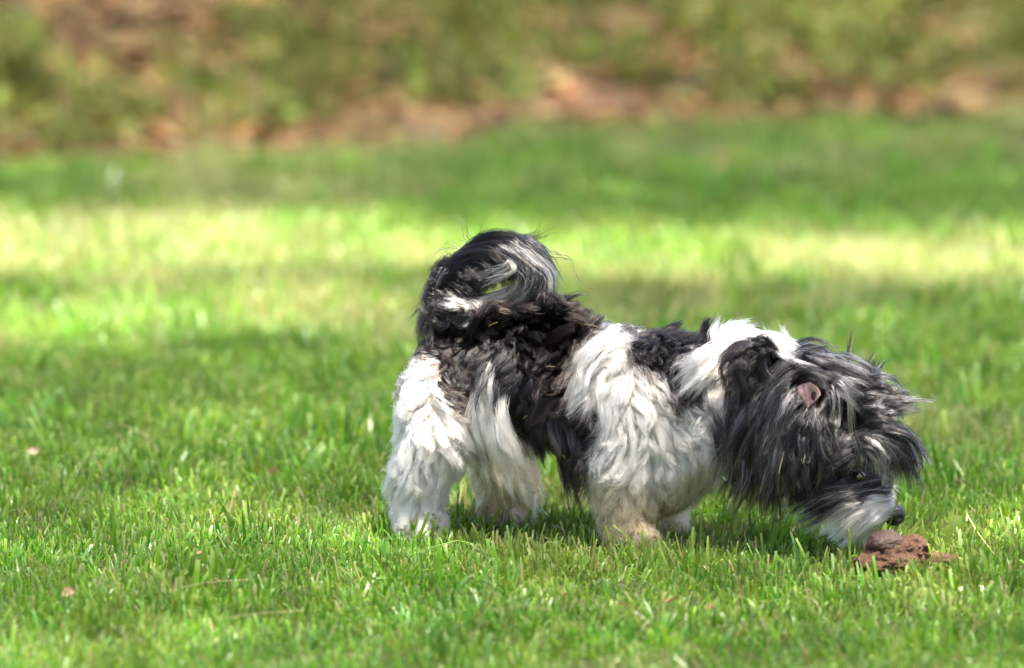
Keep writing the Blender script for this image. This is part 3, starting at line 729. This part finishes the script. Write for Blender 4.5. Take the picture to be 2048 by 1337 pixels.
family(facefur, [[(1700, 790, -.03), (1750, 770, -.04), (1785, 795, -.035), (1800, 825, -.03)], [(1710, 810, -.04), (1760, 800, -.05), (1800, 800, -.04), (1822, 812, -.035)], [(1705, 840, -.05), (1750, 830, -.06), (1785, 845, -.055), (1812, 850, -.045)]], 70, 52, 9, [(3, .9), (0, .4)], 83, jit=10, wave=.003, lenj=(.6, .96))
family(facefur, [[(1700, 880, -.045), (1750, 850, -.06), (1800, 860, -.05), (1828, 900, -.04), (1842, 940, -.035)], [(1700, 890, -.045), (1745, 868, -.06), (1790, 885, -.055), (1815, 925, -.05), (1818, 945, -.045)],
                 [(1695, 890, -.045), (1738, 878, -.06), (1765, 905, -.06), (1775, 950, -.055)]], 84, 56, 9, [(3, .85), (4, .12), (0, .45)], 84, wave=.003, jit=9)
family(facefur, [[(1690, 895, -.045), (1735, 882, -.06), (1755, 900, -.06), (1762, 938, -.055)], [(1700, 885, -.045), (1745, 880, -.062), (1785, 905, -.058), (1795, 935, -.055)]], 16, 50, 8, [(4, .8), (3, .4)], 85)
family(facefur, [[(1720, 870, -.04), (1690, 885, -.06), (1660, 905, -.065), (1645, 930, -.06)], [(1740, 885, -.04), (1705, 910, -.055), (1675, 935, -.06), (1640, 955, -.06)]], 34, 75, 12, [(3, .35), (0, .9)], 86, wave=.003)
family(facefur, [[(1690, 930, -.03), (1650, 950, -.06), (1610, 975, -.06), (1580, 1000, -.055)], [(1680, 900, -.04), (1640, 920, -.065), (1600, 945, -.068), (1570, 985, -.06)]], 46, 80, 12, [(0, 1), (3, .2)], 87, wave=.003)
# moustache and beard, swept back from the nose
family(facefur, [[(1755, 985, -.015), (1710, 985, -.045), (1660, 990, -.055), (1615, 1015, -.055)], [(1770, 995, -.015), (1730, 1000, -.045), (1680, 1015, -.055), (1620, 1045, -.05)]], 46, 80, 10, [(3, .9), (4, .15), (0, .35)], 88, wave=.0016)
family(facefur, [[(1770, 1002, -.012), (1735, 1006, -.04), (1692, 1030, -.05), (1650, 1066, -.045)], [(1775, 1010, -.014), (1745, 1015, -.04), (1710, 1045, -.045), (1670, 1078, -.04)], [(1772, 1022, -.012), (1755, 1035, -.03), (1730, 1060, -.032), (1705, 1082, -.03)]], 90, 80, 8, [(4, .6), (1, 1.), (3, .1)], 89, wave=.001, lenj=(.8, 1.05))
family(facefur, [[(1765, 1030, -.008), (1750, 1045, -.018), (1735, 1060, -.02)], [(1768, 1020, .01), (1740, 1050, .02), (1715, 1078, .02)]], 22, 60, 8, [(4, .6), (5, .5)], 90, wave=.0008)
family(facefur, [[(1740, 968, .01), (1758, 966, .014), (1776, 978, .014), (1788, 1000, .012)], [(1750, 975, .01), (1770, 975, .012), (1785, 988, .012), (1790, 1008, .010)]], 8, 30, 5, [(4, .5), (3, .9)], 91, lenj=(.5, .85), wave=.0008)
family(facefur, [[(1762, 972, -.010), (1735, 962, -.03), (1695, 962, -.05), (1640, 975, -.058), (1590, 1000, -.055)], [(1768, 985, -.012), (1735, 984, -.038), (1690, 994, -.054), (1640, 1014, -.058), (1600, 1032, -.052)]], 46, 46, 9, [(0, .9), (3, .7)], 191, wave=.0022, jit=6)
family(facefur, [[(1770, 1012, -.014), (1748, 1018, -.034), (1705, 1044, -.048), (1655, 1070, -.045)], [(1772, 1022, -.014), (1755, 1034, -.030), (1725, 1060, -.034), (1690, 1084, -.032)]], 22, 10, 3, [(1, 1)], 192, wave=.0018, jit=6, clump=.93, rr=.00034)
# neck ruff tufts and back tufts
family(coat, [[(1432, 700, -.03), (1440, 672, -.03), (1455, 650, -.02), (1484, 645, -.015)], [(1450, 710, -.03), (1468, 682, -.02), (1490, 670, -.01), (1512, 676, -.01)], [(1470, 700, -.04), (1500, 678, -.04), (1530, 680, -.035), (1550, 690, -.03)]], 34, 80, 14, [(1, 1)], 92)
family(coat, [[(1400, 680, -.02), (1412, 660, -.02), (1420, 640, -.015)], [(1412, 685, -.03), (1424, 665, -.025), (1432, 645, -.02)]], 9, 60, 11, [(0, 1)], 93)
family(coat, [[(1070, 650, -.03), (1060, 615, -.05), (1075, 592, -.05), (1095, 605, -.05)], [(1100, 650, -.03), (1110, 615, -.045), (1130, 605, -.04), (1150, 615, -.04)], [(1140, 665, -.03), (1155, 635, -.04), (1170, 622, -.03), (1180, 640, -.03)]], 26, 80, 13, [(0, .6), (2, .5)], 94, wave=.003)
family(coat, [[(940, 680, -.03), (945, 640, -.05), (960, 612, -.05)], [(970, 670, -.03), (990, 630, -.05), (1030, 612, -.05)], [(1010, 660, -.03), (1040, 620, -.05), (1080, 618, -.05)]], 26, 85, 15, [(0, .6), (2, .5)], 95, wave=.003)
# white streaks over the shoulder and neck
family(coat, [[(1425, 700, -.045), (1400, 712, -.065), (1375, 735, -.072), (1355, 760, -.075)], [(1430, 740, -.06), (1405, 760, -.08), (1385, 790, -.08), (1365, 815, -.08)]], 14, 60, 9, [(1, 1)], 96)
family(coat, [[(1235, 660, -.05), (1200, 675, -.075), (1172, 700, -.08), (1155, 735, -.08)], [(1190, 700, -.07), (1165, 740, -.085), (1150, 780, -.088), (1148, 810, -.086)], [(1180, 780, -.08), (1158, 800, -.09), (1140, 815, -.09), (1125, 820, -.088)]], 30, 40, 8, [(4, .15), (1, 1)], 97, wave=.003)
family(coat, [[(975, 735, -.07), (962, 760, -.08), (960, 790, -.08), (965, 820, -.08)], [(990, 740, -.07), (985, 780, -.085), (985, 830, -.085), (1000, 870, -.08)]], 16, 36, 8, [(1, .5), (4, .5), (0, .4)], 98, wave=.003)
family(coat, [[(962, 790, -.07), (945, 830, -.08), (950, 870, -.08), (975, 915, -.075)], [(985, 790, -.07), (985, 840, -.08), (1000, 890, -.08), (1035, 945, -.07)], [(1000, 830, -.08), (1020, 870, -.085), (1050, 915, -.08), (1085, 965, -.065)]], 34, 45, 15, [(1, 1)], 198, wave=.003, clump=.7)
family(coat, [[(1100, 860, -.075), (1105, 920, -.08), (1125, 975, -.06), (1150, 1005, -.045)], [(1130, 850, -.08), (1140, 910, -.085), (1150, 965, -.07), (1168, 1010, -.055)], [(1160, 900, -.08), (1160, 940, -.085), (1168, 985, -.075), (1178, 1020, -.065)]], 20, 34, 9, [(0, 1), (2, .3)], 199, wave=.004, lenj=(.45, .95), jit=10)
family(coat, [[(950, 900, -.04), (965, 935, -.05), (975, 965, -.045)], [(1020, 920, -.04), (1035, 965, -.05), (1050, 1000, -.045)], [(1075, 930, -.04), (1085, 975, -.05), (1098, 1015, -.045)]], 40, 50, 12, [(1, .8), (5, .5)], 200, wave=.003, lenj=(.6, 1.05))
# black wet tips hanging under the chest
family(coat, [[(1105, 915, -.05), (1112, 955, -.06), (1120, 985, -.055)], [(1150, 930, -.05), (1150, 985, -.06), (1165, 1040, -.05)], [(1175, 950, -.05), (1172, 990, -.065), (1150, 1035, -.06)]], 22, 12, 5, [(0, 1)], 99, clump=.93, jit=5, lenj=(.6, 1.1))
M_hair = None
def fur_material(name):
    t = NT(name)
    at = t.n('ShaderNodeAttribute', attribute_name='Col')
    h = t.n('ShaderNodeBsdfHairPrincipled'); h.model = 'CHIANG'; h.parametrization = 'COLOR'
    t.l(at.outputs['Color'], h.inputs['Color'])
    h.inputs['Roughness'].default_value = .27; h.inputs['Radial Roughness'].default_value = .55
    h.inputs['Coat'].default_value = .0; h.inputs['IOR'].default_value = 1.48; h.inputs['Offset'].default_value = math.radians(2.5)
    t.l(h.outputs[0], t.out.inputs[0])
    return t.m
M_hair = fur_material('dog_hair')
def make_fur(name, store, label=None):
    cs = []; n_tot = sum(len(p) for p in store[0])
    cu = bpy.data.hair_curves.new(name)
    sizes = np.concatenate([np.full(len(p), p.shape[1], np.int32) for p in store[0]])
    cu.add_curves(sizes.tolist())
    P = np.concatenate([p.reshape(-1, 3) for p in store[0]]); C = np.concatenate([c.reshape(-1, 3) for c in store[1]]); R = np.concatenate([q.reshape(-1) for q in store[2]])
    cu.attributes['position'].data.foreach_set('vector', P.ravel())
    a = cu.attributes.get('radius') or cu.attributes.new('radius', 'FLOAT', 'POINT'); a.data.foreach_set('value', R)
    c4 = np.ones((len(C), 4), np.float32); c4[:, :3] = np.clip(C, .001, .95)
    a = cu.attributes.new('Col', 'FLOAT_COLOR', 'POINT'); a.data.foreach_set('color', c4.ravel())
    cu.materials.append(M_hair)
    o = bpy.data.objects.new(name, cu); COL.objects.link(o); o.parent = dog
    if label: o['label'] = label
    print(name, n_tot); return o

# skin
t = NT('dog_skin'); b = t.n('ShaderNodeBsdfPrincipled'); b.inputs['Roughness'].default_value = .8
at = t.n('ShaderNodeAttribute', attribute_name='Col'); t.l(at.outputs['Color'], b.inputs['Base Color']); t.l(b.outputs[0], t.out.inputs[0])
body_me.materials.clear(); body_me.materials.append(t.m)
body_me.polygons.foreach_set('use_smooth', [True]*len(body_me.polygons))
wv = coat_white(co, r, 1)
cc = np.where(wv[:, None], np.array([(.60, .50, .42)]), np.array([(.02, .015, .014)]))
ca = body_me.color_attributes.new('Col', 'FLOAT_COLOR', 'POINT'); c4 = np.ones((nv, 4), np.float32); c4[:, :3] = cc; ca.data.foreach_set('color', c4.ravel())
body = bpy.data.objects.new('body', body_me); COL.objects.link(body); body.parent = dog
make_fur('coat', coat, 'shaggy black and white body coat'); make_fur('ear_hair', earfur, 'long silver grey hair falling from the ear')
make_fur('tail_hair', tailfur, 'curled black plume with silver and white tip hair'); make_fur('face_hair', facefur, 'silver and black brow, cheek and beard hair')
bpy.context.scene.cycles_curves.shape = 'RIBBONS' if False else 'THICK'

# ---- small features
def simple(name, col, rough, spec=.5, bump=None, coat_=0):
    t = NT(name); b = t.n('ShaderNodeBsdfPrincipled'); b.inputs['Base Color'].default_value = (*col, 1); b.inputs['Roughness'].default_value = rough
    b.inputs['Specular IOR Level'].default_value = spec; b.inputs['Coat Weight'].default_value = coat_
    if bump:
        tc = t.n('ShaderNodeTexCoord'); bp = t.n('ShaderNodeBump'); bp.inputs['Distance'].default_value = bump[1]; bp.inputs['Strength'].default_value = .7
        vo = t.n('ShaderNodeTexVoronoi'); vo.inputs['Scale'].default_value = bump[0]; t.l(tc.outputs['Object'], vo.inputs['Vector'])
        t.l(vo.outputs[0], bp.inputs['Height']); t.l(bp.outputs[0], b.inputs['Normal'])
    t.l(b.outputs[0], t.out.inputs[0]); return t.m
import bmesh
def lump(name, centre, rad, fn, mat, parent, sub=4):
    bm = bmesh.new(); bmesh.ops.create_icosphere(bm, subdivisions=sub, radius=1)
    V = np.array([v.co for v in bm.verts]); V2 = fn(V)*np.asarray(rad) + np.asarray(centre)
    for v, q in zip(bm.verts, V2): v.co = q
    me = bpy.data.meshes.new(name); bm.to_mesh(me); bm.free(); me.materials.append(mat)
    me.polygons.foreach_set('use_smooth', [True]*len(me.polygons))
    o = bpy.data.objects.new(name, me); COL.objects.link(o); o.parent = parent; return o
M_nose = simple('nose_leather', (.010, .010, .013), .33, .5, (900, .0006))
def nose_fn(V):
    q = V.copy()
    q[:, 1] *= 1 - .25*np.clip(-q[:, 2], 0, 1)
    for sgn in (-1, 1):                                   # nostrils opening to the sides
        c = np.array([.62, sgn*.62, -.18]); d = np.linalg.norm((V - c)*np.array([1, 1, 1.5]), axis=1)
        q -= V*(np.exp(-(d/.27)**2)*.42)[:, None]
    d = np.abs(V[:, 1]); q[:, 0] -= np.exp(-(d/.08)**2)*np.clip(V[:, 0], 0, 1)*np.clip(.5-V[:, 2], 0, 1)*.12
    return q
nose = lump('nose', photo(1788, 1030, 0), (.0150, .0145, .0150), nose_fn, M_nose, dog, 5)
for sg in (-1, 1):
    e = lump('eye', photo(1731, 944, 0) + np.array([.0, sg*.040, .001]), (.0085, .0085, .0085), lambda V: V, simple('eye_glass', (.018, .009, .005), .06, .5, None, 1), dog, 4)
# pink ear opening: a curled shell of skin
def shell(name, mat, ctr, sx, sz, depth, parent):
    V = []; F = []; nu, nv_ = 22, 12
    for i in range(nv_+1):
        rr_ = i/nv_
        for j in range(nu):
            a = 2*math.pi*j/nu
            x = math.cos(a)*rr_*sx*(1 + .15*math.sin(a*3)); z = math.sin(a)*rr_*sz
            y = -depth*(rr_**2) + depth*.5*math.exp(-((x-.2*sx)**2/(sx*.25)**2)) * (rr_ < .9) - .006*math.exp(-((x+.05*sx)/(sx*.10))**2)*(z > -.2*sz)
            V.append(np.array(ctr) + np.array([x, y, z]))
    for i in range(nv_):
        for j in range(nu): F.append((i*nu+j, i*nu+(j+1) % nu, (i+1)*nu+(j+1) % nu, (i+1)*nu+j))
    o = mesh_obj(name, V, F, mat, parent); so = o.modifiers.new('th', 'SOLIDIFY'); so.thickness = .0015; return o
M_pink = NT('ear_skin'); b = M_pink.n('ShaderNodeBsdfPrincipled'); b.inputs['Roughness'].default_value = .5
geo = M_pink.n('ShaderNodeNewGeometry'); M_pink.l(M_pink.ramp(M_pink.noise(120, 3, .6, geo.outputs['Position']), [(.35, (.36, .19, .17)), (.65, (.46, .31, .29))]), b.inputs['Base Color'])
b.inputs['Subsurface Weight'].default_value = .25; b.inputs['Subsurface Scale'].default_value = .004; b.inputs['Subsurface Radius'].default_value = (1, .35, .25)
M_pink.l(b.outputs[0], M_pink.out.inputs[0])
E0 = photo(1614, 790, -.077)
def pinna(V):
    q = V.copy(); x, y, z = V[:, 0], V[:, 1], V[:, 2]
    fold = np.exp(-((x - .12 + .25*z)/.13)**2)*(z > -.75)          # the upright rim that casts its shade on the hollow
    hollow = np.exp(-(((x - .50)/.30)**2 + ((z + .05)/.62)**2))
    q[:, 1] += -fold*.9 + hollow*1.7
    q[:, 2] += .18*np.exp(-((x-.2)/.3)**2)*np.clip(z, 0, 1)
    q[:, 2] -= .55*np.exp(-((x-.15)/.35)**2)*np.clip(-z, 0, 1)
    q[:, 0] *= 1 - .45*np.clip(-z, 0, 1)
    q[:, 1] += .25*np.sin(7*x + 3*z) - .5*np.exp(-(((x + .55)/.3)**2 + ((z - .1)/.5)**2))
    return q
ear = lump('ear', E0, (.0180, .0055, .0150), pinna, M_pink.m, dog, 5)
can = lump('ear_canal', E0 + np.array([.0085, .0030, -.001]), (.0036, .0035, .0088), lambda V: V + np.stack([.9*V[:, 2]**2 - .3*V[:, 2], 0*V[:, 0], 0*V[:, 0]], 1), simple('ear_hollow_shade', (.045, .014, .013), .6), ear, 4)  # solid dark lump; its colour stands in for shade in the ear hollow
# collar and ring
col_r = []
c0 = photo(1452, 905, 0)
def torus(name, ctr, R, rr_, mat, parent, ax=(1, 0, .25), n1=40, n2=8, wide=1.0, ky=1.0):
    ax = np.array(ax, float); ax /= np.linalg.norm(ax); u = np.cross(ax, [0, 1., 0]); u /= np.linalg.norm(u); v = np.cross(ax, u); V = []; F = []
    for i in range(n1):
        a = 2*math.pi*i/n1; d = u*math.cos(a) + v*math.sin(a)*ky
        for j in range(n2):
            b2 = 2*math.pi*j/n2; V.append(np.array(ctr) + d*(R + rr_*math.cos(b2)) + ax*rr_*wide*math.sin(b2))
    for i in range(n1):
        for j in range(n2): F.append((i*n2+j, ((i+1) % n1)*n2+j, ((i+1) % n1)*n2+(j+1) % n2, i*n2+(j+1) % n2))
    return mesh_obj(name, V, F, mat, parent)
collar = torus('collar', photo(1458, 842, 0), .066, .0020, simple('collar_web', (.012, .012, .016), .7), dog, ax=(1, 0, .08), wide=3.5, n1=60)
mring = NT('ring_metal'); b = mring.n('ShaderNodeBsdfPrincipled'); b.inputs['Metallic'].default_value = 1; b.inputs['Base Color'].default_value = (.7, .7, .68, 1); b.inputs['Roughness'].default_value = .2; mring.l(b.outputs[0], mring.out.inputs[0])
ring = torus('ring', photo(1455, 950, -.078), .0075, .0011, mring.m, collar, ax=(.2, 1, .1)); 
# ================================================================== dropping and small things
def to_world(px, py, y):           # photograph pixel at world depth y
    d = FWD + (px-1024)/FPX*np.array([1., 0, 0]) - (py-668.5)/FPX*UP
    return CO + d*((y - CO[1])/d[1])
t = NT('dropping'); tc = t.n('ShaderNodeTexCoord'); b = t.n('ShaderNodeBsdfPrincipled')
n1 = t.noise(160, 6, .75, tc.outputs['Object']); n2 = t.noise(45, 4, .6, tc.outputs['Object'])
t.l(t.mix(.6, t.ramp(n1, [(.32, (.008, .003, .0015)), (.5, (.08, .032, .013)), (.7, (.18, .08, .032))]), t.ramp(n2, [(.35, (.042, .015, .006)), (.65, (.105, .044, .018))])), b.inputs['Base Color'])
b.inputs['Roughness'].default_value = .7
bp = t.n('ShaderNodeBump'); bp.inputs['Distance'].default_value = .005; t.l(n1, bp.inputs['Height']); t.l(bp.outputs[0], b.inputs['Normal']); t.l(b.outputs[0], t.out.inputs[0])
M_drop = t.m
M_drop2 = simple('dropping_smooth', (.038, .018, .013), .7, .5, (300, .0008))
PY = -.20
dp = bpy.data.objects.new('dropping', None); COL.objects.link(dp); p0 = to_world(1805, 1160, PY); dp.location = (p0[0], PY, .006)
tag(dp, 'crumbly brown dog dropping lying in the grass under the nose', 'dropping')
def rel(px, py, dy=0): q = to_world(px, py, PY+dy); return q - np.array([p0[0], PY, 0])
def rough_fn(seed, amp, fr):
    def f(V):
        out = V.copy()
        for i, v in enumerate(V):
            q = Vector(v)*fr + Vector((seed*3.1, seed, 0))
            k = 1 + amp*(mnoise.fractal(q, .8, 2.1, 5) - .25*abs(mnoise.noise(q*2.3)))
            out[i] = v*k
        return out
    return f
lump('crumbled_mass', rel(1792, 1128), (.044, .028, .028), rough_fn(1, .26, 2.0), M_drop, dp, 5)
lump('crumb', rel(1748, 1136, -.01), (.026, .02, .018), rough_fn(2, .26, 2.0), M_drop, dp, 5)
lump('crumb', rel(1826, 1106), (.021, .018, .017), rough_fn(3, .3, 2.2), M_drop, dp, 5)
lump('crumb', rel(1872, 1134, .0), (.042, .014, .0125), rough_fn(4, .2, 2.6), M_drop, dp, 5)
lump('crumb', rel(1800, 1140, -.022), (.026, .015, .015), rough_fn(6, .28, 2.2), M_drop, dp, 5)
o = lump('smooth_lump', rel(1772, 1095, -.004), (.0255, .020, .0165), rough_fn(5, .10, 1.6), M_drop2, dp, 5)

# straws, dry leaves, blades lying about
M_dry = leafy_material('dry_scrap', .15, .6, .1)
def blade_strip(name, pts, w, col, label, cat, group=None, parent=None):
    pts = [np.asarray(p, float) for p in pts]; P = spline(pts, 10); n_ = len(P); V = []
    for i, p in enumerate(P):
        d = P[min(i+1, n_-1)] - P[max(i-1, 0)]; s = np.cross(d, [0, .5, 1]); s /= np.linalg.norm(s)
        ww = w*(1 - .75*abs(2*i/(n_-1)-1)**2)*.5; V += [p - s*ww, p + np.array([0, 0, w*.25]), p + s*ww]
    F = []
    for i in range(n_-1): F += [(3*i, 3*i+3, 3*i+4, 3*i+1), (3*i+1, 3*i+4, 3*i+5, 3*i+2)]
    c = np.mean(P, axis=0); V = [v - c for v in V]
    o = mesh_obj(name, V, F, M_dry, colors=[col]*len(V), parent=parent); o.location = c
    if label: tag(o, label, cat, group)
    return o
def g_at(px, py, h=.03):       # a point h metres above the lawn seen at this pixel
    a = PITCH + math.atan((py-668.5)/FPX); D = (CAM_H-h)/math.tan(a); y = CAM_Y + D
    return to_world(px, py, y)
STR = (.30, .27, .14)
blade_strip('straw', [g_at(335, 1184), g_at(400, 1168, .036), g_at(455, 1162, .036), g_at(505, 1160)], .0022, STR, 'long pale straw lying on the lawn left of the dog, in front', 'straw')
blade_strip('straw', [g_at(245, 850), g_at(285, 868, .036), g_at(310, 880)], .002, (.40, .33, .16), 'short bent straw standing out of the grass far left of the dog', 'straw')
blade_strip('grass_blade', [g_at(855, 1098, .03), g_at(885, 1090, .034), g_at(915, 1083, .036), g_at(948, 1090, .03)], .005, (.13, .24, .04), 'broad green grass blade lying below the near hind paw', 'grass blade')
blade_strip('straw', [g_at(1000, 1220), g_at(1050, 1212, .034), g_at(1105, 1222)], .002, STR, 'pale straw lying on the lawn at the bottom, below the belly', 'straw')
blade_strip('straw', [g_at(1930, 1020), g_at(1952, 1060, .04), g_at(1990, 1110)], .002, (.30, .30, .12), 'thin straw leaning in the grass right of the dropping', 'straw')
blade_strip('straw', [g_at(460, 1236), g_at(510, 1228, .034), g_at(600, 1222)], .002, STR, 'faint straw lying at the bottom left of the picture', 'straw')
blade_strip('twig', [to_world(330, 236, 4.3), to_world(345, 262, 4.3), to_world(362, 290, 4.28)], .006, (.42, .33, .28), 'thin pale twig sticking up at the edge of the rough bank', 'twig')
def dry_leaf(px, py, size, col, label, h=.03, rz=0, seed=1):
    r = np.random.default_rng(seed); c = g_at(px, py, h); V = []; F = []; n_ = 7
    for i in range(n_):
        u = i/(n_-1); w = math.sin(math.pi*min(u*.92+.04, 1))**.8*.36
        cu_ = .25*math.sin(u*3)*r.uniform(.6, 1)
        V += [np.array([u-.5, -w, cu_*.6+.16]), np.array([u-.5, 0, cu_*.4]), np.array([u-.5, w, cu_*.6+.2])]
    for i in range(n_-1): F += [(3*i, 3*i+3, 3*i+4, 3*i+1), (3*i+1, 3*i+4, 3*i+5, 3*i+2)]
    V = [v*size for v in V]
    o = mesh_obj('dry_leaf', V, F, M_dry, colors=[np.array(col)*r.uniform(.8, 1.2) for _ in V]); o.location = c
    o.rotation_euler = (r.uniform(.3, 1.1), r.uniform(-.4, .4), rz); tag(o, label, 'leaf', 'dry leaves on the lawn'); return o
LV = [(66, 905, .017, (.22, .16, .10), 'pinkish dry leaf in the grass at the far left'),
      (1125, 1192, .016, (.30, .21, .12), 'small tan leaf scrap on the lawn, leftmost of the row below the front paws'),
      (1248, 1215, .018, (.34, .25, .15), 'pale curled leaf scrap on the lawn, second of the row below the dog'),
      (1345, 1205, .020, (.26, .15, .07), 'orange brown leaf scrap on the lawn, third of the row in front of the dog'),
      (1422, 1218, .018, (.27, .15, .065), 'bright orange leaf scrap on the lawn, nearest the dropping'),
      (137, 1186, .018, (.20, .14, .07), 'rusty leaf scrap low in the grass at the bottom left'),
      (392, 1108, .017, (.26, .14, .08), 'small rusty leaf scrap in the grass above the long straw'),
      (545, 945, .016, (.45, .25, .15), 'small brown leaf standing in the grass left of the near hind leg'),
      (375, 685, .020, (.50, .33, .22), 'blurred tan leaf on the lawn behind, left of the tail'),
      (1450, 325, .045, (.50, .30, .14), 'blurred orange leaf far back on the shaded lawn')]
for i, (x, y, s_, c_, l_) in enumerate(LV): dry_leaf(x, y, s_, c_, l_, rz=i*1.3, seed=i)
# chaff caught in the coat
def on_coat(px, py, lat, L_, a, label, w=.0012):
    p = photo(px, py, lat); d = np.array([math.cos(a), 0, math.sin(a)])*L_/2
    f = lambda q: DO + q[0]*EX + q[1]*EY + np.array([0, 0, q[2]])
    blade_strip('straw_bit', [f(p-d), f(p + np.array([0, -.0005, .0005])), f(p+d)], w, (.42, .35, .20), label, 'straw bit', 'chaff caught in the coat')
on_coat(986, 649, -.093, .014, .45, 'pale straw bit lying in the dark fur of the rump')
on_coat(1173, 650, -.045, .030, -.12, 'longest pale straw bit, lying flat along the top of the back')
on_coat(1101, 734, -.112, .012, .0, 'pale curved straw bit in the black fur of the flank')
on_coat(973, 622, -.085, .007, .9, 'tiny straw bit at the base of the tail')
on_coat(1050, 835, -.112, .008, .6, 'tiny pale chaff bit low on the dark flank')
on_coat(1563, 925, -.105, .034, 1.35, 'thin pale straw hanging upright in the long ear hair')
